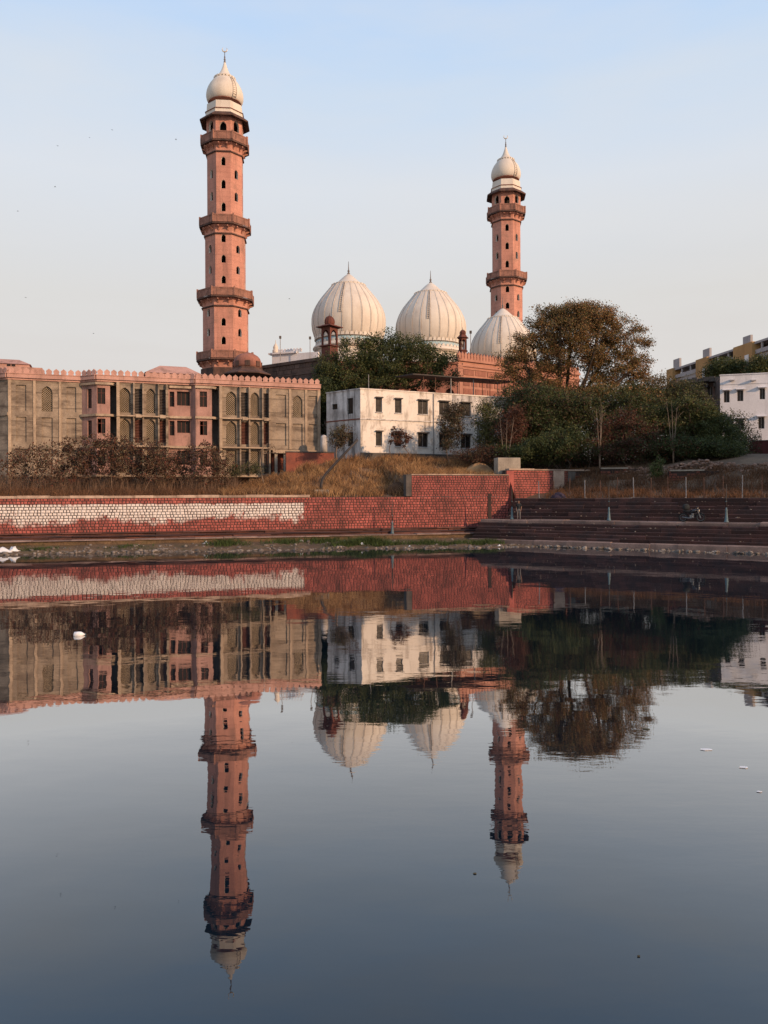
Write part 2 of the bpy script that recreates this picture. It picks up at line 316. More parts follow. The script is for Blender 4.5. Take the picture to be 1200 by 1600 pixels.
def water_mat():
    m = bpy.data.materials.new('water'); m.use_nodes = True
    n, l = m.node_tree.nodes, m.node_tree.links
    n.remove(n['Principled BSDF']); out = n['Material Output']
    body = n.new('ShaderNodeBsdfDiffuse'); body.inputs['Color'].default_value = (0.004, 0.011, 0.018, 1)
    glo = n.new('ShaderNodeBsdfGlossy'); glo.inputs['Roughness'].default_value = 0.0; glo.inputs['Color'].default_value = (0.97, 0.97, 0.97, 1)
    fre = n.new('ShaderNodeFresnel'); fre.inputs['IOR'].default_value = 1.33
    gain = n.new('ShaderNodeMath'); gain.operation = 'MULTIPLY'; gain.inputs[1].default_value = 3.5   # mirror reflection boosted above plain Fresnel to brighten the water
    l.new(fre.outputs[0], gain.inputs[0])
    pw = n.new('ShaderNodeMath'); pw.operation = 'POWER'; pw.use_clamp = True; pw.inputs[1].default_value = 1.22; l.new(gain.outputs[0], pw.inputs[0])
    cap = n.new('ShaderNodeMath'); cap.operation = 'MINIMUM'; cap.inputs[1].default_value = 0.66; l.new(pw.outputs[0], cap.inputs[0])
    mxs = n.new('ShaderNodeMixShader'); l.new(cap.outputs[0], mxs.inputs[0]); l.new(body.outputs[0], mxs.inputs[1]); l.new(glo.outputs[0], mxs.inputs[2]); l.new(mxs.outputs[0], out.inputs[0])
    geo = n.new('ShaderNodeNewGeometry')
    def layer(sx, sy, sc, det, rot=0.0, ro=0.5):
        mp = n.new('ShaderNodeMapping'); mp.inputs['Scale'].default_value = (sx, sy, 1); mp.inputs['Rotation'].default_value = (0, 0, rot)
        l.new(geo.outputs['Position'], mp.inputs[0])
        t = n.new('ShaderNodeTexNoise'); t.inputs['Scale'].default_value = sc; t.inputs['Detail'].default_value = det
        t.inputs['Roughness'].default_value = ro
        l.new(mp.outputs[0], t.inputs['Vector']); return t.outputs[0]
    a = layer(0.8, 1.0, 0.55, 2)          # slow swell
    c = layer(0.6, 1.7, 2.9, 3, 0.2)     # small ripples
    gust = layer(0.5, 1.2, 0.06, 3, 0.1)  # breeze patches
    mr = n.new('ShaderNodeMapRange'); mr.inputs[1].default_value = 0.42; mr.inputs[2].default_value = 0.66
    mr.inputs[3].default_value = 0.25; mr.inputs[4].default_value = 1.0
    l.new(gust, mr.inputs[0])
    mu = n.new('ShaderNodeMath'); mu.operation = 'MULTIPLY'; l.new(c, mu.inputs[0]); l.new(mr.outputs[0], mu.inputs[1])
    m2 = n.new('ShaderNodeMath'); m2.operation = 'MULTIPLY_ADD'; m2.inputs[1].default_value = 0.22
    l.new(mu.outputs[0], m2.inputs[0]); l.new(a, m2.inputs[2])
    bp = n.new('ShaderNodeBump'); bp.inputs['Strength'].default_value = 1.0; bp.inputs['Distance'].default_value = 0.0075
    l.new(m2.outputs[0], bp.inputs['Height'])
    for s_ in (body, glo, fre): l.new(bp.outputs[0], s_.inputs['Normal'])
    MATS['water'] = m
water_mat()

# ------------------------------------------------------------------ mesh helpers
class MB:
    def __init__(s): s.v = []; s.f = []; s.mi = []; s.M = None; s.cur = 0
    def add(s, pts):
        i0 = len(s.v)
        for p in pts:
            p = Vector(p)
            if s.M is not None: p = s.M @ p
            s.v.append(p)
        return i0
    def face(s, idx): s.f.append(tuple(idx)); s.mi.append(s.cur)
    def poly(s, pts):
        i = s.add(pts); s.face(range(i, i + len(pts)))
    def hexa(s, p):                      # 8 corners: bottom 4 ccw, top 4 ccw
        i = s.add(p)
        for q in ((0, 3, 2, 1), (4, 5, 6, 7), (0, 1, 5, 4), (1, 2, 6, 5), (2, 3, 7, 6), (3, 0, 4, 7)):
            s.face([i + k for k in q])
    def box(s, x0, x1, y0, y1, z0, z1):
        s.hexa([(x0, y0, z0), (x1, y0, z0), (x1, y1, z0), (x0, y1, z0), (x0, y0, z1), (x1, y0, z1), (x1, y1, z1), (x0, y1, z1)])
    def prism_xz(s, pts, y0, y1):        # polygon in x,z extruded along y; outward front is y0
        k = len(pts)
        i = s.add([(x, y0, z) for x, z in pts] + [(x, y1, z) for x, z in pts])
        s.face([i + j for j in range(k)]); s.face([i + k + j for j in reversed(range(k))])
        for j in range(k):
            s.face([i + j, i + k + j, i + k + (j + 1) % k, i + (j + 1) % k])
    def prism_xy(s, pts, z0, z1):
        k = len(pts)
        i = s.add([(x, y, z0) for x, y in pts] + [(x, y, z1) for x, y in pts])
        s.face([i + j for j in reversed(range(k))]); s.face([i + k + j for j in range(k)])
        for j in range(k):
            s.face([i + j, i + (j + 1) % k, i + k + (j + 1) % k, i + k + j])
    def lathe(s, prof, n, a0=0.0, cx=0.0, cy=0.0, cap=True):
        rings = []
        for r_, z in prof:
            rings.append(s.add([(cx + r_ * math.sin(a0 + 2 * PI * k / n), cy - r_ * math.cos(a0 + 2 * PI * k / n), z) for k in range(n)]))
        for a, b in zip(rings[:-1], rings[1:]):
            for k in range(n):
                s.face([a + k, a + (k + 1) % n, b + (k + 1) % n, b + k])
        if cap:
            s.face([rings[0] + k for k in reversed(range(n))]); s.face([rings[-1] + k for k in range(n)])
    def tube(s, pts, rad, n=6):
        pts = [Vector(p) for p in pts]
        if not isinstance(rad, (list, tuple)): rad = [rad] * len(pts)
        rings = []; up = None
        for i, p in enumerate(pts):
            d = (pts[min(i + 1, len(pts) - 1)] - pts[max(i - 1, 0)]).normalized()
            if up is None:
                up = Vector((0, 0, 1)) if abs(d.z) < 0.9 else Vector((1, 0, 0))
            a = d.cross(up).normalized(); b = a.cross(d).normalized(); up = b
            rings.append(s.add([p + (a * math.cos(2 * PI * k / n) + b * math.sin(2 * PI * k / n)) * rad[i] for k in range(n)]))
        for a, b in zip(rings[:-1], rings[1:]):
            for k in range(n): s.face([a + k, b + k, b + (k + 1) % n, a + (k + 1) % n])
        s.face([rings[0] + k for k in range(n)]); s.face([rings[-1] + k for k in reversed(range(n))])
    def mesh(s, name, mats, smooth=False):
        me = bpy.data.meshes.new(name)
        me.from_pydata([tuple(v) for v in s.v], [], s.f)
        for m in (mats if isinstance(mats, (list, tuple)) else [mats]): me.materials.append(MATS[m])
        if any(s.mi): me.polygons.foreach_set('material_index', s.mi)
        if smooth: me.polygons.foreach_set('use_smooth', [True] * len(me.polygons))
        me.update()
        return me
    def build(s, name, mats, parent=None, smooth=False, loc=None):
        return obj(name, s.mesh(name, mats, smooth), parent, loc)

def obj(name, me, parent=None, loc=None, rotz=0.0):
    o = bpy.data.objects.new(name, me)
    COL.objects.link(o)
    if parent is not None: o.parent = parent
    if loc is not None: o.location = loc
    if rotz: o.rotation_euler.z = rotz
    return o

def tag(o, label, cat, group=None):
    o['label'] = label; o['category'] = cat
    if group: o['group'] = group
    return o

def thing(name, label, cat, loc=(0, 0, 0), rotz=0.0, group=None):
    o = obj(name, None, None, loc, rotz)
    o.empty_display_size = 0.3
    return tag(o, label, cat, group)

def structure(o): o['kind'] = 'structure'; return o
def stuff(o): o['kind'] = 'stuff'; return o

def copy_tree(o, parent=None):
    c = o.copy(); COL.objects.link(c); c.parent = parent
    for ch in list(o.children): copy_tree(ch, c)
    return c

def big_mesh(name, V, F, mats, midx=None, smooth=False):
    """fast mesh from numpy arrays; F is (n,k)"""
    me = bpy.data.meshes.new(name)
    V = np.asarray(V, np.float32); F = np.asarray(F, np.int32)
    me.vertices.add(len(V)); me.vertices.foreach_set('co', V.ravel())
    k = F.shape[1]
    me.loops.add(F.size); me.loops.foreach_set('vertex_index', F.ravel())
    me.polygons.add(len(F))
    me.polygons.foreach_set('loop_start', np.arange(0, F.size, k, dtype=np.int32))
    for m in (mats if isinstance(mats, (list, tuple)) else [mats]): me.materials.append(MATS[m])
    if midx is not None: me.polygons.foreach_set('material_index', np.asarray(midx, np.int32))
    me.polygons.foreach_set('use_smooth', np.full(len(F), smooth))
    me.update(calc_edges=True)
    return me

ARCH = [(0.0, 0.0), (0.025, 0.30), (0.10, 0.56), (0.26, 0.80), (0.5, 1.0)]
def arch_pts(a, b, zs, zt):
    w = b - a
    L = [(a + t * w, zs + h * (zt - zs)) for t, h in ARCH]
    return L + [(b - t * w, zs + h * (zt - zs)) for t, h in reversed(ARCH[:-1])]

def panel(mb, u0, u1, z0, z1, holes, y=0.0, depth=0.3, rev=None):
    """wall face at local y with openings; holes = (a, b, c, d, arched); reveals go to mb or to rev[i]"""
    us = sorted({u0, u1, *[h[0] for h in holes], *[h[1] for h in holes]})
    zs_ = sorted({z0, z1, *[h[2] for h in holes], *[h[3] for h in holes]})
    us = [u for u in us if u0 - 1e-6 <= u <= u1 + 1e-6]; zs_ = [z for z in zs_ if z0 - 1e-6 <= z <= z1 + 1e-6]
    for a, b in zip(us[:-1], us[1:]):
        for c, d in zip(zs_[:-1], zs_[1:]):
            m_, n_ = (a + b) / 2, (c + d) / 2
            if any(h[0] < m_ < h[1] and h[2] < n_ < h[3] for h in holes): continue
            mb.poly([(a, y, c), (b, y, c), (b, y, d), (a, y, d)])
    for i, h in enumerate(holes):
        a, b, c, d, ar = h[:5]
        tgt = rev[i] if rev else mb
        if ar:
            zs0 = d - (b - a) * 0.72
            pts = arch_pts(a, b, zs0, d)
            for p, q in zip(pts[:-1], pts[1:]):
                mb.poly([(p[0], y, p[1]), (q[0], y, q[1]), (q[0], y, d), (p[0], y, d)])
            loop = [(a, c)] + pts + [(b, c)]
        else:
            loop = [(a, c), (a, d), (b, d), (b, c)]
        for p, q in zip(loop, loop[1:] + loop[:1]):
            tgt.poly([(p[0], y, p[1]), (p[0], y + depth, p[1]), (q[0], y + depth, q[1]), (q[0], y, q[1])])

# ================================================================== SETTING
WL = Facade((-30.0, 60.0), R(14.75))            # front face of the long painted wall
WR = Facade((10.2, 64.5), R(-32.3))             # lowest ledge of the right-hand steps
def wpt(F, u, y, z=0.0):                        # local (u, y inward, z) -> world
    return Vector((F.O[0] + F.u[0] * u - F.n[0] * y, F.O[1] + F.u[1] * u - F.n[1] * y, z))

# ---- water
mb = MB(); mb.poly([(-420, -70, 0), (420, -70, 0), (420, 95, 0), (-420, 95, 0)])
water = structure(mb.build('water', 'water'))

# ---- ground behind the tank: strips behind the wall and the terrace, out to the horizon
offs = [0, 1, 2, 3.5, 5, 6.5, 8, 9.5, 11, 13, 15, 18, 22, 30, 50, 90, 200, 600, 2500]
PROF = {'L': ([0, 1, 6, 12, 18, 30, 50], [4.0, 4.1, 4.3, 4.8, 5.2, 7, 8.5]),
        'M': ([0, 1, 5, 9, 13, 18, 50], [4.0, 4.2, 5.0, 6.6, 7.9, 8.3, 8.5]),
        'U': ([0, 1, 5, 9, 13, 18, 50], [5.6, 5.7, 6.2, 7.2, 8.0, 8.3, 8.5]),
        'R': ([0, 2, 5, 8, 10, 14, 20, 50], [3.92, 3.95, 4.7, 6.0, 6.9, 7.5, 8.2, 8.5])}
path = []                                       # (x, y, nx, ny, weights)
def wkey(u):
    ks = [(-300, 'L'), (20, 'L'), (29, 'M'), (33.3, 'M'), (33.5, 'U'), (43.2, 'U')]
    for (a, ka), (b, kb) in zip(ks[:-1], ks[1:]):
        if a <= u <= b:
            t = (u - a) / (b - a); return {ka: 1 - t, kb: t} if ka != kb else {ka: 1.0}
    return {'U': 1.0}
for u in list(range(-200, -20, 20)) + list(range(-20, 32, 2)) + [32, 33.2, 33.6, 35, 37, 39, 41, 43.2]:
    p = wpt(WL, u, 0.25); path.append((p.x, p.y, -WL.n[0], -WL.n[1], wkey(u)))
for i, u in enumerate([-1.6, -0.5, 1, 3, 5, 7, 9, 11, 13, 16, 19, 22, 26, 30, 36, 45, 60, 90, 140]):
    p = wpt(WR, u, 5.95)
    t = min(1.0, (i + 1) / 5.0)
    nn = Vector((-WL.n[0] * (1 - t) - WR.n[0] * t, -WL.n[1] * (1 - t) - WR.n[1] * t)).normalized()
    path.append((p.x, p.y, nn.x, nn.y, {'R': 1.0}))
def prof_z(w, o):
    return sum(k * float(np.interp(o, *PROF[q])) for q, k in w.items())
gv, gf = [], []
for (x, y, nx, ny, w) in path:
    for o in offs:
        z = prof_z(w, o)
        j = 0.0 if o < 1.5 else min(0.28, 0.05 * o)
        gv.append((x + nx * o, y + ny * o, z + (random.uniform(-j, j) if o < 60 else 0)))
no = len(offs)
for i in range(len(path) - 1):
    for j in range(no - 1):
        a = i * no + j
        gf.append((a, a + no, a + no + 1, a + 1))
me = bpy.data.meshes.new('ground'); me.from_pydata(gv, [], gf); me.materials.append(MATS['soil'])
me.polygons.foreach_set('use_smooth', [True] * len(me.polygons)); me.update()
ground = structure(obj('ground', me))
from mathutils.bvhtree import BVHTree
_bvh = BVHTree.FromPolygons([Vector(v) for v in gv], gf)
def gz(x, y, default=8.4):
    h = _bvh.ray_cast(Vector((x, y, 60)), Vector((0, 0, -1)))
    return h[0].z if h[0] is not None else default

# ---- muddy bank between the lowest ledge and the water
us = np.linspace(-60, 46, 150); ds = np.linspace(2.0, 14, 32)
bv, bf = [], []
def shore_d(u):
    return float(np.interp(u, [-60, -10, 0, 20, 30, 38, 46], [3.6, 3.8, 4.1, 5.7, 6.8, 8.3, 9.0])) + 0.22 * math.sin(u * 0.9) + 0.15 * math.sin(u * 2.3 + 1)
for u in us:
    for d in ds:
        sd = shore_d(u); t = (d - 2.1) / (sd - 2.1)
        z = 0.50 * (1 - t) + (0.10 * math.sin(u * 1.7 + d * 2.1) * math.sin(d * 1.3 - u * 0.6) + random.uniform(-0.05, 0.05)) * max(0, 1 - abs(t - 0.45)) if t < 1.0 else -0.16 * (d - sd) - 0.02
        p = wpt(WL, u, -d, z); bv.append(tuple(p))
nd = len(ds)
for i in range(len(us) - 1):
    for j in range(nd - 1):
        a = i * nd + j; bf.append((a, a + 1, a + nd + 1, a + nd))
me = bpy.data.meshes.new('bank'); me.from_pydata(bv, [], bf); me.materials.append(MATS['mud'])
me.polygons.foreach_set('use_smooth', [True] * len(me.polygons)); me.update()
structure(obj('bank', me))
_bank = BVHTree.FromPolygons([Vector(v) for v in bv], bf)

# near bank on which the viewer stands (below the frame)
mb = MB(); xs = [-120, -40, 0, 40, 120]
for a, b in zip(xs[:-1], xs[1:]):
    for (y0, z0), (y1, z1) in zip([(-140, 2.6), (0.6, 2.6), (3.2, 0.4)], [(0.6, 2.6), (3.2, 0.4), (5.0, -0.5)]):
        mb.poly([(a, y0, z0), (b, y0, z0), (b, y1, z1), (a, y1, z1)])
structure(mb.build('near_bank', 'soil'))

# ---- stone steps, stone by stone
def stone(mb, u0, u1, y0, y1, z0, z1, bev=0.03):
    """block with a softened front top edge; local frame, front at y0"""
    mb.prism_yz = None
    pr = [(y0, z0), (y0, z1 - bev), (y0 + bev, z1), (y1, z1), (y1, z0)]
    k = len(pr)
    i = mb.add([(u0, a, b) for a, b in pr] + [(u1, a, b) for a, b in pr])
    mb.face([i + j for j in range(k)]); mb.face([i + k + j for j in reversed(range(k))])
    for j in range(k): mb.face([i + j, i + k + j, i + k + (j + 1) % k, i + (j + 1) % k])

def flight(parent, steps, u0, u1, mats, rng, lmin=1.6, lmax=2.9):
    """steps = [(front y, back y, top z, bottom z, material)]"""
    for (y0, y1, zt, zb, mt) in steps:
        u = u0 + rng.uniform(0, 0.4)
        prev = u0
        while prev < u1 - 0.2:
            L = rng.uniform(lmin, lmax); nxt = min(u1, prev + L)
            if u1 - nxt < 0.8: nxt = u1
            m_ = MB(); dz = rng.uniform(-0.04, 0.03); dy = rng.uniform(-0.07, 0.06)
            stone(m_, prev + 0.008, nxt - 0.008, y0 + dy, y1, zb, zt + dz, rng.uniform(0.015, 0.09))
            m_.build('step_stone', mt, parent)
            prev = nxt

rs = random.Random(3)
left_steps = thing('stone_steps', 'low worn red stone steps along the foot of the long brick wall', 'steps', (WL.O[0], WL.O[1], 0), WL.ang)
flight(left_steps, [(-2.02, -1.20, 0.80, 0.1, 'mud'), (-2.14, -1.20, 0.92, 0.815, 'step_edge'), (-1.28, -0.60, 1.05, 0.3, 'step_red'), (-1.34, -0.60, 1.16, 1.075, 'step_stone'), (-0.62, 0.02, 1.27, 0.3, 'step_red'), (-0.70, 0.02, 1.39, 1.30, 'step_red')], -16, 41.0, None, rs, 1.8, 3.4)
right_steps = thing('stone_steps', 'long dark stone flights of steps rising from the water in two tiers', 'steps', (WR.O[0], WR.O[1], 0), WR.ang)
lower = [(0.0, 0.75, 0.50, -0.5, 'step_edge')] + [(0.62 + 0.33 * (k - 1), 0.62 + 0.33 * (k - 1) + (0.6 if k < 6 else 1.9), 0.50 + 0.267 * k, -0.3, 'step_stone' if k < 6 else 'step_edge') for k in range(1, 7)]
upper = [(4.05 + 0.36 * (k - 1), 4.05 + 0.36 * (k - 1) + (0.6 if k < 6 else 0.5), 2.10 + 0.305 * k, 1.0, 'step_stone') for k in range(1, 7)]
flight(right_steps, lower, -3.4, 40.0, None, rs, 1.9, 3.6)
flight(right_steps, upper, -1.7, 40.0, None, rs, 1.9, 3.6)

# ---- brick walls: every brick its own block with a softened, uneven face
def brick_mesh(L, H, D, rng):
    m_ = MB(); b = min(L, H) * rng.uniform(0.14, 0.24); e = D * 0.45
    j = lambda s=0.012: rng.uniform(-s, s)
    i = m_.add([(0, 0, 0), (L, 0, 0), (L, 0, H), (0, 0, H), (b + j(), -e + j(), b + j()), (L - b + j(), -e + j(), b + j()), (L - b + j(), -e + j(), H - b + j()), (b + j(), -e + j(), H - b + j()),
                (0, D - e, 0), (L, D - e, 0), (L, D - e, H), (0, D - e, H)])
    for q in ((4, 5, 6, 7), (0, 1, 5, 4), (1, 2, 6, 5), (2, 3, 7, 6), (3, 0, 4, 7), (8, 9, 1, 0), (9, 10, 2, 1), (10, 11, 3, 2), (11, 8, 0, 3)):
        m_.face([i + k for k in q])
    return m_

def brick_wall(parent, u0, u1, z0, z1, y, course, Lm, matfn, rng, keep=300, near_left=True, topfn=None):
    variants = [brick_mesh(1.0, 1.0, 1.0, rng) for _ in range(6)]
    shared = {}
    items = []
    nc = int(round((z1 - z0) / course)); ch = (z1 - z0) / nc
    for r_ in range(nc):
        u = u0 - rng.uniform(0, Lm * 0.5); zc = z0 + r_ * ch
        while u < u1 - 0.05:
            L = Lm * rng.uniform(0.72, 1.28); a, b = max(u, u0), min(u + L, u1)
            u += L
            if b - a < 0.08: continue
            if topfn and zc + ch > topfn((a + b) / 2): continue
            g = rng.uniform(0.018, 0.036)
            items.append((a + g, zc + g * 0.8 + rng.uniform(-0.006, 0.006), b - a - 2 * g, ch - 2 * g * 0.8, rng.uniform(0.04, 0.075), matfn((a + b) / 2, zc + ch / 2), rng.randrange(6)))
    order = sorted(range(len(items)), key=lambda k: items[k][0] if near_left else -items[k][0])
    rest = MB(); mats = []
    for n_, k in enumerate(order):
        a, z, L, H, D, mt, vi = items[k]
        if n_ < keep:
            if (vi, mt) not in shared: shared[(vi, mt)] = variants[vi].mesh('brick', mt)
            o = obj('brick', shared[(vi, mt)], parent); o.location = (a, y, z); o.scale = (L, D, H)
        else:
            if mt not in mats: mats.append(mt)
            rest.cur = mats.index(mt)
            V = variants[vi]; i0 = rest.add([(a + v.x * L, y + v.y * D, z + v.z * H) for v in V.v])
            for f_ in V.f: rest.face([i0 + q for q in f_])
    if rest.f: stuff(rest.build('brick_courses', mats, parent))

rb = random.Random(5)
wu = lambda x, y=775: WL.uz(x, y)[0]
U_PAINT, U_COPE, U_STEP, U_END = wu(475), wu(484), wu(643), 42.95
wall = thing('brick_wall', 'long low red brick wall with a faded white painted band', 'wall', (WL.O[0], WL.O[1], 0), WL.ang)
mb = MB(); mb.box(-40, U_END, 0.0, 0.50, 0.6, 4.10); mb.build('wall_core', 'mortar', wall)
brick_wall(wall, -14, U_END, 1.36, 4.12, 0.0, 0.222, 0.29, lambda u, z: 'brick_painted' if u < U_PAINT + 0.6 else 'brick_red', rb)
u = -14.0
while u < U_COPE:
    L = rb.uniform(1.4, 2.6); m_ = MB(); e = min(u + L, U_COPE)
    m_.box(u + 0.006, e - 0.006, -0.10 + rb.uniform(-0.02, 0.02), 0.58, 4.125, 4.34 + rb.uniform(-0.025, 0.025)); m_.build('coping_stone', 'coping_stone', wall); u = e
m_ = MB(); m_.box(U_COPE + 0.01, U_STEP - 0.4, 0.02, 0.55, 4.125, 4.16); m_.build('wall_cap', 'mortar', wall)

tall = thing('brick_wall', 'taller red brick wall with dark pier at its free end beside dry grass', 'wall', (WL.O[0], WL.O[1], 0), WL.ang)
mb = MB(); mb.box(U_STEP, U_END, 0.004, 0.52, 4.104, 6.05); mb.build('wall_core', 'mortar', tall)
brick_wall(tall, U_STEP, U_END, 4.13, 6.02, 0.0, 0.215, 0.29, lambda u, z: 'brick_red', rb)
m_ = MB(); m_.box(U_STEP - 0.52, U_STEP - 0.01, -0.08, 0.75, 4.17, 6.12); m_.build('pier', 'dark_concrete', tall)
u = U_STEP + 0.005
while u < U_END - 0.1:
    e = min(u + rb.uniform(1.2, 2.2), U_END - 0.01)
    m_ = MB(); m_.box(u, e - 0.01, -0.05 + rb.uniform(-0.015, 0.015), 0.56, 6.055, 6.15 + rb.uniform(-0.015, 0.02)); m_.build('coping_stone', 'coping_stone', tall); u = e
# dark run-off stain board-like pilaster where the steps meet the wall
m_ = MB(); m_.box(wu(762), wu(767), -0.07, -0.005, 1.5, 4.4); m_.build('pilaster', 'mortar', tall)

RW = Facade((11.55, 71.15), math.atan2(76.2 - 71.15, 21.5 - 11.55))
ret = thing('brick_wall', 'weathered brick retaining wall with bare cement patches above the terrace', 'wall', (RW.O[0], RW.O[1], 0), RW.ang)
RL = math.hypot(76.2 - 71.15, 21.5 - 11.55)
mb = MB(); mb.box(-0.35, RL, 0.0, 0.5, 0.3, 6.5); mb.build('wall_core', 'mortar', ret)
mb = MB(); mb.box(-0.25, 0.55, -0.06, -0.003, 0.5, 6.5); mb.build('corner_pier', 'brick_red', ret)
top_ret = lambda u: 6.62 if u < RL * 0.62 else 6.62 - 0.28 * (u - RL * 0.62)
brick_wall(ret, 0.56, RL * 0.97, 3.7, 6.55, 0.0, 0.22, 0.42, lambda u, z: 'brick_red' if u < 5 else 'brick_brown', rb, topfn=top_ret)
for (a, b, c_, d_) in ((5.2, 6.5, 3.8, 6.53), (7.0, 7.9, 4.0, 6.5)):
    m_ = MB(); m_.box(a, b, -0.075, 0.02, c_, d_); m_.build('cement_patch', 'dark_concrete' if a > 6 else 'coping_stone', ret)
u = 0.0
while u < RL * 0.9:
    e = min(u + rb.uniform(1.2, 2.2), RL * 0.9)
    m_ = MB(); m_.box(u + 0.005, e - 0.005, -0.10, 0.55, 6.555, 6.70 + rb.uniform(-0.02, 0.02)); m_.build('coping_stone', 'coping_stone', ret); u = e

def old_stub(x0, x1, Y0, Y1, z0, z1, label):
    a, b = P(x0, 775, Y0), P(x1, 775, Y1)
    F = Facade((a.x, a.y), math.atan2(b.y - a.y, b.x - a.x)); L = (b - a).length
    t = thing('brick_wall', label, 'wall', (a.x, a.y, 0), F.ang)
    mb = MB(); mb.box(0, L, 0, 0.45, z0 - 1.2, z1 - 0.05); mb.build('wall_core', 'mortar', t)
    brick_wall(t, 0, L, z0, z1, 0.0, 0.22, 0.42, lambda u, z: 'brick_brown', rb, keep=160, topfn=lambda u: z1 + 0.05 - 0.3 * abs(math.sin(u * 1.3)))
    mb = MB(); mb.box(0.1, L * 0.7, -0.08, 0.52, z1 - 0.02, z1 + 0.10); mb.build('coping_stone', 'concrete', t)
old_stub(1045, 1125, 69.5, 68.5, 5.0, 6.35, 'crumbling dark red brick wall stub under the rubble heap')
old_stub(938, 1000, 74.5, 74.0, 5.6, 6.75, 'broken brown brick wall stub with cracked slab on top')

# concrete block standing on the wall
c = P(778, 742, 71.9); w_ = P(815, 742, 71.9).x - c.x
blk = MB(); blk.M = Matrix.Translation((c.x, 71.9, 5.6)) @ Matrix.Rotation(R(9), 4, 'Z')
blk.box(0, w_, 0, 1.3, 0, 2.15); blk.box(w_ * 0.62, w_ * 1.0, -0.18, -0.004, 0, 0.9)
bo = blk.build('concrete_block', 'concrete'); tag(bo, 'pale bare concrete block standing on top of the red brick wall', 'block')
bev = bo.modifiers.new('bevel', 'BEVEL'); bev.width = 0.05; bev.segments = 2

# ================================================================== BUILDINGS
# ---- shared merlon meshes
def merlon_mesh(w, h, t, mat):
    pr = [(-0.46, 0), (0.46, 0), (0.46, 0.14), (0.36, 0.24), (0.48, 0.46), (0.45, 0.62), (0.30, 0.78), (0.12, 0.88), (0, 1.0),
          (-0.12, 0.88), (-0.30, 0.78), (-0.45, 0.62), (-0.48, 0.46), (-0.36, 0.24), (-0.46, 0.14)]
    m_ = MB(); m_.prism_xz([(x * w, z * h) for x, z in pr], -t / 2, t / 2)
    return m_.mesh('merlon', mat)

def merlon_row(parent, me, p0, p1, z, pitch):
    """merlons along the local line p0 -> p1"""
    a, b = Vector((*p0, 0)), Vector((*p1, 0)); L = (b - a).length; n_ = max(1, int(round(L / pitch))); ang = math.atan2(b.y - a.y, b.x - a.x)
    for k in range(n_):
        p = a.lerp(b, (k + 0.5) / n_)
        o = obj('merlon', me, parent, (p.x, p.y, z)); o.rotation_euler = (0, 0, ang)

def jali(parent, a, b, c, d, y, mat='jali_stone', s=0.155, t=0.036):
    """pierced stone screen: diagonal lattice of bars filling the opening"""
    m_ = MB()
    w, h = b - a, d - c
    for sg in (1, -1):
        k0 = -int(h / (s * 1.414)) - 2
        for k in range(k0, int((w + h) / (s * 1.414)) + 2):
            # line x = k*s*1.414 + sg*(z - ...)
            off = k * s * 1.414
            pts = []
            if sg == 1: zlo, zhi = max(0, -off), min(h, w - off); f = lambda z: off + z
            else:
                zlo, zhi = max(0, off - w), min(h, off); f = lambda z: off - z
            if zhi - zlo < 0.03: continue
            x0, x1 = f(zlo), f(zhi)
            dx = t * 0.707
            m_.hexa([(a + x0 - dx, y, c + zlo), (a + x0 + dx, y, c + zlo), (a + x0 + dx, y + 0.07, c + zlo), (a + x0 - dx, y + 0.07, c + zlo),
                     (a + x1 - dx, y, c + zhi), (a + x1 + dx, y, c + zhi), (a + x1 + dx, y + 0.07, c + zhi), (a + x1 - dx, y + 0.07, c + zhi)])
    return m_.build('jali_screen', mat, parent)

def louvre(parent, a, b, c, d, y, mat='louvre_dark', pitch=0.155, skip=None):
    m_ = MB(); n_ = int((d - c) / pitch)
    for k in range(n_):
        z = c + (k + 0.5) * (d - c) / n_
        if skip and skip[0] < z < skip[1]: continue
        m_.hexa([(a, y, z - 0.05), (b, y, z - 0.05), (b, y + 0.12, z + 0.03), (a, y + 0.12, z + 0.03),
                 (a, y, z - 0.025), (b, y, z - 0.025), (b, y + 0.12, z + 0.055), (a, y + 0.12, z + 0.055)])
    o = m_.build('louvre', mat, parent)
    return o

def window(parent, a, b, c, d, y, frame='window_frame_red', cols=2, trans=0.7, t=0.05, glass='window_glass', open_leaf=False):
    """timber window set back in its opening: frame, mullion, transom (part) and panes (sub-parts)"""
    m_ = MB()
    m_.box(a, a + t, y, y + 0.08, c, d); m_.box(b - t, b, y, y + 0.08, c, d)
    m_.box(a + t, b - t, y, y + 0.08, c, c + t); m_.box(a + t, b - t, y, y + 0.08, d - t, d)
    xs = [a + t + (b - a - 2 * t) * k / cols for k in range(cols + 1)]
    for x in xs[1:-1]: m_.box(x - t / 2, x + t / 2, y + 0.002, y + 0.078, c + t, d - t)
    zt = c + (d - c) * trans
    if trans < 1: m_.box(a + t, b - t, y + 0.004, y + 0.074, zt - t / 2, zt + t / 2)
    o = m_.build('window', frame, parent)
    for k in range(cols):
        if open_leaf and k == 0: continue
        g = MB(); g.box(xs[k] + 0.01, xs[k + 1] - 0.01, y + 0.03, y + 0.045, c + t * 0.5, d - t * 0.5); g.build('pane', glass, o)
    return o

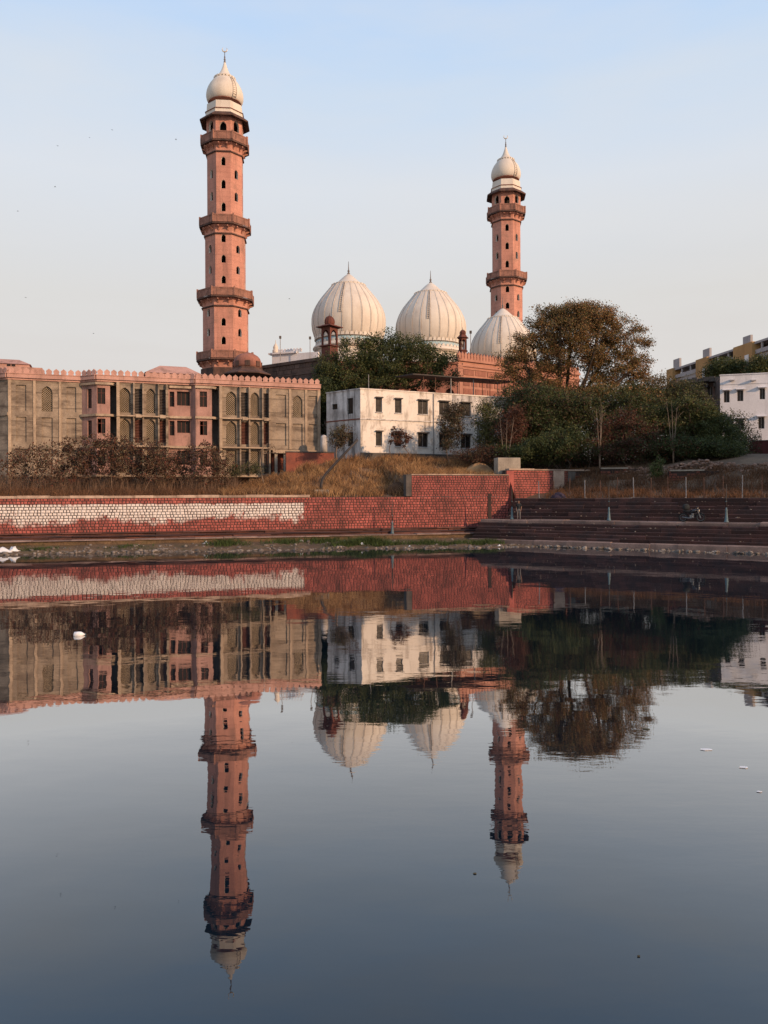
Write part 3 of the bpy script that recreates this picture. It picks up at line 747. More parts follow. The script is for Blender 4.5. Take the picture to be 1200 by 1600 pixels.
# ------------------------------------------------------------------ unfinished arched building with pink parapet
a_, b_ = unroll(12, 573)
PF = Facade((a_ / FPX * 77.0, 77.0), R(19.87))
pk = thing('arcaded_building', 'grey unplastered building with pink crenellated parapet and pierced stone arches', 'building', (PF.O[0], PF.O[1], 0), PF.ang)
pu = lambda x, d, y=620: PF.uz(x, y, d)[0]
ZT, ZM, ZP = 16.05, 16.70, 0.66           # underside of parapet band, merlon base, merlon pitch
S3, S2, S1 = (12.95, 15.55), (9.85, 12.35), (6.70, 9.20)   # window heights of the three storeys
DB, DC = 1.45, 1.90
uA = pu(128, 0); uB0 = uA + DB; uB1 = pu(172, DB); uG0 = pu(182, DB); uG1 = pu(263, DB); uW1 = pu(298, DB)
uC0 = uW1 + 0.45; uC1 = pu(331, DC); uD0 = pu(342, DC); uD1 = pu(421, DC); uE = pu(500, DC)
mer = merlon_mesh(0.60, 0.64, 0.16, 'pink_plaster')

def wall_piece(u0, u1, z0, z1, y, holes, mat, depth=0.25, parent=pk, M=None, name='wall'):
    m_ = MB(); m_.M = M
    panel(m_, u0, u1, z0, z1, holes, y, depth)
    return m_.build(name, mat, parent)

def recess(u0, u1, z0, z1, y, depth, mat, parent=pk):
    m_ = MB(); m_.poly([(u0, y + depth, z0), (u1, y + depth, z0), (u1, y + depth, z1), (u0, y + depth, z1)]); return m_.build('panel', mat, parent)

# body behind the facade, roof, side wall
mb = MB(); mb.box(0.3, uE - 0.35, 1.0, 13, 3.2, 16.0); mb.build('body', 'interior_dark', pk)
mb = MB(); mb.prism_xy([(0.05, 0.02), (uA, 0.02), (uB0, -DB + 0.02), (uW1, -DB + 0.02), (uC0, -DC + 0.02), (uE - 0.02, -DC + 0.02), (uE - 0.02, 13.3), (-1.5, 13.3), (-1.5, 1.6)], 16.052, 16.30)
mb.build('roof', 'concrete', pk)
mb = MB(); mb.box(uE - 0.30, uE, -DC + 0.30, 13.3, 3.4, ZT); mb.build('side_wall', 'grey_plaster', pk)
# left cant of the corner, in shade
mb = MB(); mb.M = Matrix.Translation((0, 0, 0)) @ Matrix.Rotation(R(-45), 4, 'Z')
mb.box(-2.4, -0.005, 0.0, 0.3, 3.4, ZT); mb.box(-2.4, 0.08, -0.14, 0.3, 12.45, 12.75); mb.build('corner_wall', 'grey_plaster', pk)

# section A: blind panels and one pierced arch
colsA = [(pu(25, 0), pu(41, 0)), (pu(65, 0), pu(82, 0)), (pu(104, 0), pu(119, 0))]
holes = []
for i, (a, b) in enumerate(colsA):
    holes += [(a, b, S3[0], S3[1], i == 1), (a, b, S2[0], S2[1], False), (a, b, 7.2, 9.1, False)]
wall_piece(0.0, uA, 6.5, ZT, 0.0, holes, 'grey_plaster', 0.16)
for h in holes:
    if h[4]: jali(pk, h[0] - .02, h[1] + .02, h[2], h[3], 0.17)
    else: recess(h[0], h[1], h[2], h[3], 0.0, 0.155, 'grey_plaster')
for x in (51.5, 91.5):
    u = pu(x, 0)
    m_ = MB(); m_.box(u + 0.02, u + 0.26, -0.09, -0.002, 6.6, ZT - 0.004); m_.build('pilaster', 'grey_plaster_edge', pk)
m_ = MB(); m_.box(0.02, 0.30, -0.08, -0.002, 6.6, ZT - 0.004); m_.build('pilaster', 'grey_plaster_edge', pk)

# cant 1 and bays
def cant(u0, y0, L, wins, mat, name='wall'):
    M = Matrix.Translation((u0, y0, 0)) @ Matrix.Rotation(R(-45), 4, 'Z')
    hs = [(a, b, c, d, False) for a, b, c, d in wins]
    wall_piece(0, L, 6.5, ZT, 0.0, hs, mat, 0.2, M=M, name=name)
    for a, b, c, d in wins:
        e = obj('window_bay', None, pk); e.matrix_basis = M
        m_ = MB(); t = 0.05; y = 0.14
        m_.M = M
        m_.box(a, a + t, y, y + .06, c, d); m_.box(b - t, b, y, y + .06, c, d); m_.box((a + b) / 2 - t / 2, (a + b) / 2 + t / 2, y, y + .06, c, d)
        m_.box(a + t, b - t, y + .003, y + .057, c + (d - c) * .72, c + (d - c) * .72 + t)
        w = m_.build('window', 'window_frame_red', pk)
        g = MB(); g.M = M; g.box(a + .01, b - .01, y + .02, y + .03, c + .01, d - .01); g.build('pane', 'window_glass', w)
        bpy.data.objects.remove(e)
L1 = DB * math.sqrt(2)
cant(uA, 0.0, L1, [(0.75, 1.35, 13.35, 15.35), (0.75, 1.35, 10.3, 12.1), (0.75, 1.35, 7.2, 9.0)], 'pink_bay')

def bay(u0, u1, d, wx0, wx1, x_r0, x_r1):
    """pink window bay and the dark return beside it"""
    a, b = pu(wx0, d), pu(wx1, d)
    hs = [(a, b, 13.75, 15.40, False), (a, b, 10.75, 12.25, False), (a, b, 7.4, 9.0, False)]
    wall_piece(u0, u1, 6.5, ZT, -d, hs, 'pink_bay', 0.3)
    for i, h in enumerate(hs): window(pk, h[0] + .003, h[1] - .003, h[2] + .003, h[3] - .003, -d + 0.16, open_leaf=(i == 1))
    # return set back one metre; the recess shade is put into its dark colour
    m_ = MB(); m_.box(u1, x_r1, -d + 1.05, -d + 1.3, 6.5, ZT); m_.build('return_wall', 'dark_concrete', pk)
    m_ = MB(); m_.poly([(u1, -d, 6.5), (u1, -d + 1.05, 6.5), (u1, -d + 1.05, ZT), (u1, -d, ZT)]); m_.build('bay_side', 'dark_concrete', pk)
    for z in (15.72, 12.50, 9.35):
        m_ = MB(); m_.prism_xy([(u0 - 0.12 if d == DB else u0 - .05, -d - 0.22), (u1 + 0.12, -d - 0.22), (x_r1 - 0.02, -d + 0.35), (x_r1 - 0.02, -d + 1.0), (u1, -d + 1.0), (u1, -d - 0.003), (u0, -d - 0.003)], z, z + 0.24)
        m_.build('floor_band', 'grey_plaster_edge', pk)
bay(uB0, uB1, DB, 152, 164.5, 172, uG0)
for z in (15.72, 12.50, 9.35):
    M = Matrix.Translation((uA, 0, 0)) @ Matrix.Rotation(R(-45), 4, 'Z')
    m_ = MB(); m_.M = M; m_.box(-0.05, L1 - 0.02, -0.22, -0.003, z, z + 0.24); m_.build('floor_band', 'grey_plaster_edge', pk)

def grey_bay(u0, u1, d, jal, lou, storeys):
    y = -d
    hs = []
    for (x0, x1) in jal:
        for i, S in enumerate(storeys): hs.append((pu(x0, d), pu(x1, d), S[0], S[1], i < 2, 'j'))
    for (x0, x1) in lou:
        for S in storeys: hs.append((pu(x0, d), pu(x1, d), S[0] - (0.1 if S is storeys[0] else 0.0), S[1] - 0.08, False, 'l'))
    wall_piece(u0, u1, 6.5, ZT, y, hs, 'grey_plaster', 0.22)
    m_ = MB(); m_.poly([(u0, y + 1.3, 6.5), (u0, y, 6.5), (u0, y, ZT), (u0, y + 1.3, ZT)]); m_.build('bay_side', 'grey_plaster', pk)
    for n_, h in enumerate(hs):
        if h[5] == 'j': jali(pk, h[0] - .02, h[1] + .02, h[2], h[3], y + 0.225)
        else:
            louvre(pk, h[0] + .003, h[1] - .003, h[2], h[3], y + 0.10, 'louvre_rust' if n_ % 3 == 1 else 'louvre_dark')
            m_ = MB(); m_.box(h[0], h[1], y + 0.35, y + 0.4, h[2], h[3]); m_.build('shutter', 'louvre_rust' if n_ % 2 else 'interior_dark', pk)
    # slender columns beside every opening, with moulded floor band
    for (x0, x1) in lou:
        for u in (pu(x0, d) - 0.17, pu(x1, d) + 0.02):
            m_ = MB(); m_.box(u, u + 0.15, y - 0.36, y - 0.002, 6.5, ZT - 0.004); m_.build('column', 'grey_plaster', pk)
    m_ = MB(); m_.box(u0 + 0.0, u0 + 0.30, y - 0.40, y - 0.002, 6.5, ZT - 0.004); m_.build('column', 'grey_plaster_edge', pk)
    for z in (12.52, 9.40):
        m_ = MB(); m_.box(u0, u1 + 0.1, y - 0.52, y - 0.423, z, z + 0.14); m_.box(u0 + 0.31, u1, y - 0.423, y - 0.003, z + 0.001, z + 0.10); m_.build('floor_band', 'grey_plaster_edge', pk)
    for (x0, x1) in lou[:2]:
        uc = (pu(x0, d) + pu(x1, d)) / 2
        m_ = MB(); m_.box(uc - 0.28, uc + 0.28, y - 0.58, y - 0.523, 12.42, 12.74); m_.build('boss', 'grey_plaster_edge', pk)
grey_bay(uG0, uG1, DB, [(186, 204), (228.5, 242.5)], [(210.5, 222), (249, 258.5)], (S3, S2, S1))
grey_bay(uD0, uD1, DC, [(353, 369.5), (391.5, 405)], [(376, 387.5), (411, 419)], (S3, S2, S1))

# recessed window stretch between the grey bay and the second pink bay
y = -DB + 0.25
hs = [(pu(265, DB - .25), pu(272.5, DB - .25), 13.75, 15.35, False), (pu(276.5, DB - .25), pu(297, DB - .25), 13.9, 15.4, False),
      (pu(265, DB - .25), pu(272.5, DB - .25), 10.7, 12.25, False), (pu(276.5, DB - .25), pu(297, DB - .25), 11.0, 12.3, False),
      (pu(276.5, DB - .25), pu(297, DB - .25), 7.6, 9.1, False)]
wall_piece(uG1, uW1, 6.5, ZT, y, hs, 'pink_bay', 0.45)
for i, h in enumerate(hs):
    window(pk, h[0] + .003, h[1] - .003, h[2] + .003, h[3] - .003, y + 0.36, cols=3 if h[1] - h[0] > 1 else 1, trans=0.7 if h[1] - h[0] < 1 else 1.0)
for z in (15.70, 12.50, 9.35):
    m_ = MB(); m_.box(uG1 + 0.11, uW1 + 0.05, y - 0.34, y - 0.003, z, z + 0.24); m_.build('floor_band', 'grey_plaster_edge', pk)
M = Matrix.Translation((uW1, -DB + .25, 0)) @ Matrix.Rotation(math.atan2(-0.70, 0.45), 4, 'Z')
m_ = MB(); m_.M = M; m_.box(0, math.hypot(.45, .70), 0, 0.2, 6.5, ZT); m_.build('bay_side', 'pink_bay', pk)
bay(uC0, uC1, DC, 312, 323.5, 331, uD0)

# section E: blind panels with one pierced arch, open bottom
colsE = [(pu(431, DC), pu(447, DC)), (pu(457.5, DC), pu(472.5, DC)), (pu(482, DC), pu(495.5, DC))]
holes = []
for i, (a, b) in enumerate(colsE): holes += [(a, b, S3[0], S3[1] - 0.15, i == 1), (a, b, S2[0] - 0.05, S2[1] - 0.1, False)]
wall_piece(uD1, uE, 9.30, ZT, -DC, holes, 'grey_plaster', 0.16)
for h in holes:
    if h[4]: jali(pk, h[0] - .02, h[1] + .02, h[2], h[3], -DC + 0.165)
    else: recess(h[0], h[1], h[2], h[3], -DC, 0.155, 'grey_plaster')
for x in (451.5, 476.5):
    u = pu(x, DC); m_ = MB(); m_.box(u - 0.02, u + 0.24, -DC - 0.09, -DC - 0.002, 9.4, ZT - 0.004); m_.build('pilaster', 'grey_plaster_edge', pk)
m_ = MB(); m_.box(uE - 0.32, uE + 0.02, -DC - 0.1, -DC - 0.002, 9.3, ZT - 0.004); m_.build('pilaster', 'grey_plaster_edge', pk)
m_ = MB(); m_.box(uD1 + 0.3, uE + 0.03, -DC - 0.2, -DC + 0.6, 8.95, 9.295); m_.build('beam', 'grey_plaster_edge', pk)
for x in (429, 443):
    u = pu(x, DC); m_ = MB(); m_.box(u, u + 0.3, -DC + 0.05, -DC + 0.35, 4.2, 8.945); m_.build('column', 'concrete', pk)
m_ = MB(); m_.box(uD1 + 0.4, uE - 0.35, -DC + 1.0, -DC + 1.2, 3.5, 9.2); m_.build('basement_wall', 'brick_brown', pk)
# basement and plinth slab
m_ = MB(); m_.box(0.1, uD1, 0.5, 0.9, 3.2, 6.35); m_.build('basement_wall', 'brick_brown', pk)
m_ = MB(); m_.prism_xy([(-0.05, -0.16), (uA, -0.16), (uB0 - 0.06, -DB - 0.18), (uW1, -DB - 0.18), (uC0, -DC - 0.18), (uD1, -DC - 0.18), (uD1, 0.6), (-0.05, 0.6)], 6.33, 6.495); m_.build('plinth_slab', 'grey_plaster_edge', pk)
for x in (10, 40, 100, 210, 250, 300, 345, 385):
    u = pu(x, 0.2); m_ = MB(); m_.box(u, u + 0.35, -0.1 if x < 128 else -DB + 0.1, 0.25 if x < 128 else -DB + 0.45, 3.4, 6.325); m_.build('column', 'dark_concrete', pk)

# parapet band with merlons, following every jog
lines = [((-1.7, 1.7), (0, 0)), ((0, 0), (uA, 0)), ((uA, 0), (uB0, -DB)), ((uB0, -DB), (uW1, -DB)), ((uW1, -DB), (uC0, -DC)), ((uC0, -DC), (uE, -DC))]
for p0, p1 in lines:
    a, b = Vector((*p0, 0)), Vector((*p1, 0)); L = (b - a).length; ang = math.atan2(b.y - a.y, b.x - a.x)
    m_ = MB(); m_.M = Matrix.Translation((a.x, a.y, 0)) @ Matrix.Rotation(ang, 4, 'Z')
    m_.box(-0.03, L + 0.03, -0.30, 0.25, ZT + 0.20, ZM - 0.06); m_.box(-0.01, L + 0.01, -0.12, 0.25, ZT + 0.003, ZT + 0.197); m_.box(-0.06, L + 0.06, -0.36, 0.26, ZM - 0.057, ZM)
    m_.build('parapet_band', 'pink_plaster', pk)
    merlon_row(pk, mer, p0, p1, ZM + 0.002, ZP)
def hip_block(u0, u1, y0, y1, z0, z1, zr, wins=0):
    m_ = MB(); m_.box(u0, u1, y0, y1, z0, z1); m_.build('roof_block', 'pink_plaster', pk)
    m_ = MB(); q = 0.26
    ux, uy = (u1 - u0) * q, (y1 - y0) * q
    m_.hexa([(u0 - .15, y0 - .15, z1 + .002), (u1 + .15, y0 - .15, z1 + .002), (u1 + .15, y1 + .15, z1 + .002), (u0 - .15, y1 + .15, z1 + .002),
             (u0 + ux, y0 + uy, zr), (u1 - ux, y0 + uy, zr), (u1 - ux, y1 - uy, zr), (u0 + ux, y1 - uy, zr)])
    m_.build('hip_roof', 'pink_plaster', pk)
hip_block(-2.6, 1.6, 4.5, 9, 16.3, 18.35, 19.0)
m_ = MB(); m_.box(-3.6, 3.0, 2.4, 10.5, 16.31, 17.75); m_.build('roof_block', 'pink_plaster', pk)
m_ = MB(); m_.box(-0.55, -0.2, 4.44, 4.498, 17.78, 18.3); m_.box(-0.1, 0.25, 4.44, 4.498, 17.78, 18.3); m_.build('vent', 'interior_dark', pk)
hip_block(13.4, 19.4, 3.0, 8.5, 16.3, 17.9, 18.95)
m_ = MB(); m_.box(19.6, 22.4, 2.2, 2.5, 16.3, 17.1); m_.build('parapet_band', 'pink_plaster', pk)
merlon_row(pk, mer, (19.65, 2.35), (22.35, 2.35), 17.102, 0.55)

# ------------------------------------------------------------------ two-storey white house
a_, b_ = unroll(563, 608); W0 = Vector((a_ / FPX * 82, 82, 0))
a_, b_ = unroll(790, 622); W1 = Vector((a_ / FPX * 90, 90, 0))
WB = Facade((W0.x, W0.y), math.atan2(W1.y - W0.y, W1.x - W0.x))
wh = thing('white_house', 'two storey whitewashed house with stained walls and barred windows behind dry grass', 'house', (W0.x, W0.y, 0), WB.ang)
wx = lambda x: WB.uz(x, 630)[0]
ZB, ZR = 8.85, 15.62
LU = 23.5
up = [(587, 597), (617, 627.5), (653, 668.5), (686, 701.5), (720, 735.5), (758.5, 768), (786, 796)]
hs = [(wx(a), wx(b), 13.27, 14.78, False) for a, b in up] + [(wx(a), wx(b), 9.62, 11.15, False) for a, b in up]
SPL = 11.3
def split(lo, hi, z0, z1, mat):
    sel = [h for h in hs if lo <= h[0] and h[1] <= hi and z0 <= h[2] and h[3] <= z1]
    m_ = MB(); panel(m_, lo, hi, z0, z1, sel, 0.0, 0.22); m_.build('wall', mat, wh)
split(0, SPL, 12.46, ZR, 'whitewash'); split(SPL, LU, 12.46, ZR, 'whitewash_dirty'); split(0, 14.6, ZB, 12.46, 'whitewash'); split(14.6, LU, ZB, 12.46, 'whitewash_dirty')
for i, h in enumerate(hs):
    w = window(wh, h[0] + .003, h[1] - .003, h[2] + .003, h[3] - .003, 0.12, 'window_frame_grey', cols=2 if h[1] - h[0] > 1 else 1, trans=1.0, t=0.045)
    m_ = MB(); m_.box(h[0] - .06, h[1] + .06, -0.28, -0.003, h[3] + 0.01, h[3] + 0.12); m_.build('sunshade', 'dark_concrete', wh)
m_ = MB(); m_.box(-0.06, LU, -0.07, 0.0 - .003, 12.40, 12.50); m_.build('string_course', 'whitewash_dirty', wh)
m_ = MB(); m_.box(-0.07, LU, -0.07, 0.3, ZR + .002, ZR + 0.12); m_.build('roof_edge', 'whitewash', wh)
m_ = MB(); m_.box(0.1, LU, 0.5, 9, 8.0, ZR - 0.05); m_.build('body', 'interior_dark', wh)
m_ = MB(); m_.box(-0.05, 11.8, -0.22, -0.003, 7.2, ZB - 0.004); m_.box(-0.02, LU, -0.05, 0.4, 6.5, ZB - 0.35); m_.build('plinth', 'dark_concrete', wh)
m_ = MB(); m_.box(0.05, LU - 0.05, 0.31, 8.9, ZR - 0.045, ZR + 0.03); m_.build('roof', 'concrete', wh)
for h in hs:
    g_ = MB(); n_ = max(3, int((h[1] - h[0]) / 0.16))
    for k in range(1, n_): x_ = h[0] + (h[1] - h[0]) * k / n_; g_.box(x_ - .011, x_ + .011, 0.05, 0.07, h[2] + .01, h[3] - .01)
    g_.box(h[0] + .004, h[1] - .004, 0.045, 0.075, (h[2] + h[3]) / 2 - .012, (h[2] + h[3]) / 2 + .012)
    g_.build('grille', 'iron_dark', wh)
    s_ = MB(); s_.box(h[0] - .05, h[1] + .05, -0.09, -0.003, h[2] - .10, h[2] - .005); s_.build('sill', 'whitewash_dirty', wh)
d_ = MB(); d_.tube([(8.9, -0.08, 8.9), (8.9, -0.08, ZR)], 0.05, 6); d_.build('drain_pipe', 'pole_grey', wh)
# shaded side wall
a_, b_ = unroll(510, 614); WSd = Vector((a_ / FPX * 85.4, 85.4, 0)) - W0
LS = WSd.length; angS = math.atan2(-WSd.y, -WSd.x)            # runs from the far end to the corner
MS = Matrix.Rotation(-WB.ang, 4, 'Z') @ Matrix.Translation(WSd) @ Matrix.Rotation(angS, 4, 'Z')
m_ = MB(); m_.M = MS
sh = [(LS * 0.17, LS * 0.33, 13.75, 14.35, False), (LS * 0.62, LS * 0.79, 13.1, 14.8, False), (LS * 0.62, LS * 0.79, 9.6, 11.1, False)]
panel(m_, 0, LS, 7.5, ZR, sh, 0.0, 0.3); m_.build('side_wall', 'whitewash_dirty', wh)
for s_ in sh:
    m_ = MB(); m_.M = MS; m_.box(s_[0] + .003, s_[1] - .003, 0.15, 0.2, s_[2] + .003, s_[3] - .003); m_.build('window', 'window_glass', wh)
m_ = MB(); m_.M = MS; m_.box(-0.05, LS + 0.05, -0.07, 0.3, ZR + .002, ZR + 0.12); m_.build('roof_edge', 'whitewash_dirty', wh)
m_ = MB(); m_.M = MS; m_.box(0.02, LS, -0.06, -0.003, 12.40, 12.52); m_.build('string_course', 'brick_brown', wh)
# tin canopy on the roof
can = thing('roof_canopy', 'thin dark sheet metal canopy on posts over the white house roof', 'canopy', (W0.x, W0.y, ZR + 0.03), WB.ang)
c0, c1 = WB.uz(642, 590, -2.5)[0], WB.uz(806, 590, -2.5)[0]
m_ = MB(); m_.hexa([(c0, 2.0, 2.30), (c1, 2.0, 2.30), (c1, 6.5, 2.62), (c0, 6.5, 2.62), (c0, 2.0, 2.42), (c1, 2.0, 2.42), (c1, 6.5, 2.74), (c0, 6.5, 2.74)]); m_.build('roof_sheet', 'sheet_metal', can)
for i, x in enumerate((660, 679, 703, 716, 738, 752, 764, 776, 787, 801)):
    u = WB.uz(x, 600, -2.5)[0]; t = 0.09 if x in (703, 738) else 0.055
    m_ = MB(); m_.box(u, u + t, 2.3, 2.3 + t, 0.0, 2.32); m_.build('post', 'pole_grey' if x in (703, 738, 776) else 'iron_rust', can)
pl = thing('roof_pole', 'thin bare pole standing on the white house roof', 'pole', P(576, 608, 85) * 1.0); pl.location.z = ZR + 0.03
m_ = MB(); m_.tube([(0, 0, 0), (0, 0, 2.0)], 0.04); m_.build('pole', 'pole_grey', pl); 

# small whitewashed gate pillar and low brick yard wall between the two buildings
gp = P(506, 705, 83.5)
m_ = MB(); m_.lathe([(0.40, 0), (0.40, 1.35), (0.37, 1.6), (0.25, 1.8), (0.06, 1.88)], 12)
o = m_.build('gate_pillar', 'whitewash_dirty', None, True, (gp.x, gp.y, gp.z - 0.1)); tag(o, 'short round-topped white pillar on the yard wall beside the white house', 'pillar')
ya, yb = P(447, 705, 81.0), P(522, 705, 82.6)
yw = thing('yard_wall', 'low dark red yard wall between the arcaded building and the white house', 'wall', (ya.x, ya.y, 0), math.atan2(yb.y - ya.y, yb.x - ya.x))
Ly = (yb - ya).length
m_ = MB(); m_.box(0, Ly, 0, 0.35, 4.2, 8.85); m_.build('wall_core', 'brick_brown', yw)
m_ = MB(); m_.box(-0.05, Ly + .02, -0.06, 0.41, 8.855, 8.97); m_.build('coping_stone', 'dark_concrete', yw)

# ------------------------------------------------------------------ minarets
PXL = 0.1                                        # metres per photo pixel at the left minaret
def mz(y): return EYE + (776.2 - y) * PXL
mn = thing('minaret', 'tall pink octagonal minaret rising behind the grey arcaded building', 'minaret')
def mzf(y, half, k=0.92): return EYE + (776.2 - y) * PXL * (1 - k * half * PXL / 120.0)   # rows read on the near side of the tower
def oct_R(half): return half * PXL / 0.955       # silhouette half width -> circumradius
def octo(m_, prof):                              # list of (half px, y px)
    m_.lathe([(oct_R(h), mzf(y, h)) for h, y in prof], 8, R(22.5))
def stage(half, y0, y1, fronts, sides, wpx, hpx, mat, pal='whitewash'):
    """octagonal stage from y0 (top) to y1 (bottom) with arched openings"""
    Rr = oct_R(half); ap = Rr * math.cos(R(22.5)); w = 2 * Rr * math.sin(R(22.5))
    wallm = MB()
    for k in range(8):
        M = Matrix.Rotation(R(45 * k), 4, 'Z') @ Matrix.Translation((0, -ap, 0))
        hs = []
        for yc in (fronts if k % 2 == 0 else sides):
            ww = wpx * PXL / 2; kk_ = 0.92 if k % 2 == 0 else 0.66; hs.append((-ww, ww, mzf(yc + hpx / 2, half, kk_), mzf(yc - hpx / 2, half, kk_), True))
        revs = [MB() for _ in hs]
        for r_ in revs: r_.M = M
        wallm.M = M
        panel(wallm, -w / 2, w / 2, mzf(y1, half), mzf(y0, half), hs, 0.0, 0.35, revs if hs else None)
        for h, r_ in zip(hs, revs):
            r_.build('window', pal, mn)
    sh_ = wallm.build('shaft', mat, mn)
def balcony(half, y0, y1, half_in, yb):
    """railing y0..y1, slab below it, bracketed corbel down to yb where the shaft half width is half_in"""
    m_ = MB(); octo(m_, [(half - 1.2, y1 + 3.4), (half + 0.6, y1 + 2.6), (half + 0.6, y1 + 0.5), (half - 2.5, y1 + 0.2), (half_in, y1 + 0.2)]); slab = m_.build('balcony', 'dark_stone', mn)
    # railing panels with posts at the eight corners
    Rr = oct_R(half); ap = Rr * math.cos(R(22.5)); w = 2 * Rr * math.sin(R(22.5))
    for k in range(8):
        M = Matrix.Rotation(R(45 * k), 4, 'Z') @ Matrix.Translation((0, -ap, 0))
        r_ = MB(); r_.M = M
        zb, zt = mzf(y1, half) + 0.02, mzf(y0, half)
        r_.box(-w / 2 + .12, w / 2 - .12, 0.03, 0.10, zb, zt - 0.18)
        r_.box(-w / 2 + .1, w / 2 - .1, -0.02, 0.16, zt - 0.178, zt)
        for q in (-0.25, 0.25): r_.box(w * q - .07, w * q + .07, -0.015, 0.028, zb, zt - 0.18)
        r_.build('railing', 'railing_stone', slab)
        r_ = MB(); r_.M = M; r_.box(w / 2 - .13, w / 2 + .11, -0.07, 0.2, zb - 0.02, zt + 0.14); r_.build('rail_post', 'railing_stone', slab)
    m_ = MB(); octo(m_, [(half_in, yb), (half_in + 0.2, yb - 5), (half_in + 1.0, yb - 8.5), (half_in + 3.0, yb - 10.6), (half - 3.0, y1 + 3.5)]); m_.build('corbel', 'minaret_stone', mn)
    m_ = MB(); octo(m_, [(half_in, yb + 2.8), (half_in + 1.8, yb + 2.0), (half_in + 1.8, yb + 0.6), (half_in, yb)]); m_.build('moulding', 'dark_stone', mn)
    # brackets under the balcony
    api = oct_R(half_in) * math.cos(R(22.5)); wi = 2 * oct_R(half_in) * math.sin(R(22.5))
    for k in range(8):
        M = Matrix.Rotation(R(45 * k), 4, 'Z') @ Matrix.Translation((0, -api, 0))
        for q in (-0.28, 0.28):
            b_ = MB(); b_.M = M; x = wi * q
            zb_ = mzf(yb, half_in); dz = mzf(y1 + 4.2, half) - zb_; do = (half - half_in) * PXL * 0.9
            pr = [(0.0, zb_ + 0.25), (-0.12, zb_ + 0.35), (-do * 0.38, zb_ + dz * 0.62), (-do, zb_ + dz * 0.80), (-do, zb_ + dz - 0.03), (0, zb_ + dz - 0.03)]
            i = b_.add([(x - .09, a, b) for a, b in pr] + [(x + .09, a, b) for a, b in pr]); n6 = len(pr)
            b_.face([i + j for j in range(n6)]); b_.face([i + n6 + j for j in reversed(range(n6))])
            for j in range(n6): b_.face([i + j, i + n6 + j, i + n6 + (j + 1) % n6, i + (j + 1) % n6])
            b_.build('bracket', 'sandstone_pale', slab)
m_ = MB(); m_.lathe([(1.3, 3.0), (1.3, mz(200))], 12); m_.build('stair_core', 'interior_dark', mn)  # near-black core puts interior darkness behind the arched openings
stage(28.0, 176, 214, [198.5], [197.5], 10.2, 17, 'minaret_stone')
balcony(36.5, 204.5, 217, 27.6, 235)
stage(27.3, 234, 338, [252, 288, 323.5], [272.5, 307.5], 6.4, 14, 'minaret_stone')
balcony(39.0, 334.5, 346.5, 31.0, 363.5)
stage(30.8, 363, 452, [372.5, 404.5, 437], [389.5, 422], 6.6, 12.5, 'minaret_stone')
balcony(43.0, 448.5, 461, 35.0, 476.5)
stage(34.6, 476, 550, [503, 532], [489, 519.5], 6.6, 12.5, 'minaret_stone')
balcony(44.0, 547, 559, 36.0, 575)
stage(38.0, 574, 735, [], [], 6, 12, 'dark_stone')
# eave, white octagonal drum and bulb dome
m_ = MB(); octo(m_, [(28.2, 179.5), (36.5, 180.4), (38.0, 179.6), (38.0, 177.6), (30, 174.5), (28, 174.3)]); m_.build('eave', 'dark_stone', mn)
for a, b, c_, d_ in ((29.5, 28.6, 175.6, 168.6), (27.6, 27.0, 167.8, 156.6)):
    m_ = MB(); octo(m_, [(a, c_), (b, d_)]); m_.build('drum', 'white_dome', mn)
m_ = MB(); octo(m_, [(29.0, 168.9), (30.2, 168.6), (30.2, 168.0), (28, 167.8)]); m_.build('drum_moulding', 'corbel_stone', mn)
def px_prof(pts): return [(h * PXL, mzf(y, h, 0.62)) for h, y in pts]
m_ = MB(); m_.lathe(px_prof([(24.6, 155.4), (26.4, 152.6), (27.8, 149), (28.6, 145), (28.6, 141), (27.8, 136), (25.8, 131), (22.6, 126.4), (18.8, 122.6), (15.5, 120.2)]), 40)
dm = m_.build('dome', 'white_dome', mn, True)
m_ = MB(); m_.lathe(px_prof([(24.8, 155.8), (25.5, 155.3), (25.2, 154.7)]), 40); m_.build('dome_ring', 'corbel_stone', mn, True)
m_ = MB(); m_.lathe(px_prof([(16.2, 119.6), (16.4, 118.4), (11.5, 116.2), (8.2, 113), (5.6, 109), (3.6, 104), (2.2, 100), (1.6, 97.5)]), 24); m_.build('lotus_cap', 'white_dome', mn, True)
for k in range(20):
    t = 2 * PI * k / 20
    m_ = MB(); m_.M = Matrix.Rotation(t, 4, 'Z') @ Matrix.Translation((0, -1.62, mzf(119.2, 16.2, 0.62)))
    m_.prism_xz([(-.2, .12), (-.12, -.18), (0, -.34), (.12, -.18), (.2, .12)], -0.09, 0.05); m_.build('petal', 'dome_rib', mn)
m_ = MB(); m_.lathe(px_prof([(1.6, 98), (1.9, 96.5), (0.9, 95), (1.7, 92.8), (0.8, 91), (1.2, 89), (0.55, 87.5), (0.55, 80)]), 10); m_.build('finial', 'finial_metal', mn, True)
m_ = MB(); c_z = mz(77.5); cres = []
for k in range(11):
    t = R(-150 + 300 * k / 10 - 90 + 180); cres.append((math.cos(t + PI / 2) * 0.38, math.sin(t + PI / 2) * 0.38))
m_.tube([(0.38 * math.sin(R(a)), 0, c_z - 0.38 * math.cos(R(a))) for a in range(-140, 141, 28)], [0.015, 0.04, 0.06, 0.07, 0.075, 0.08, 0.075, 0.07, 0.06, 0.04, 0.015], 6)
m_.build('crescent', 'gilt', mn)
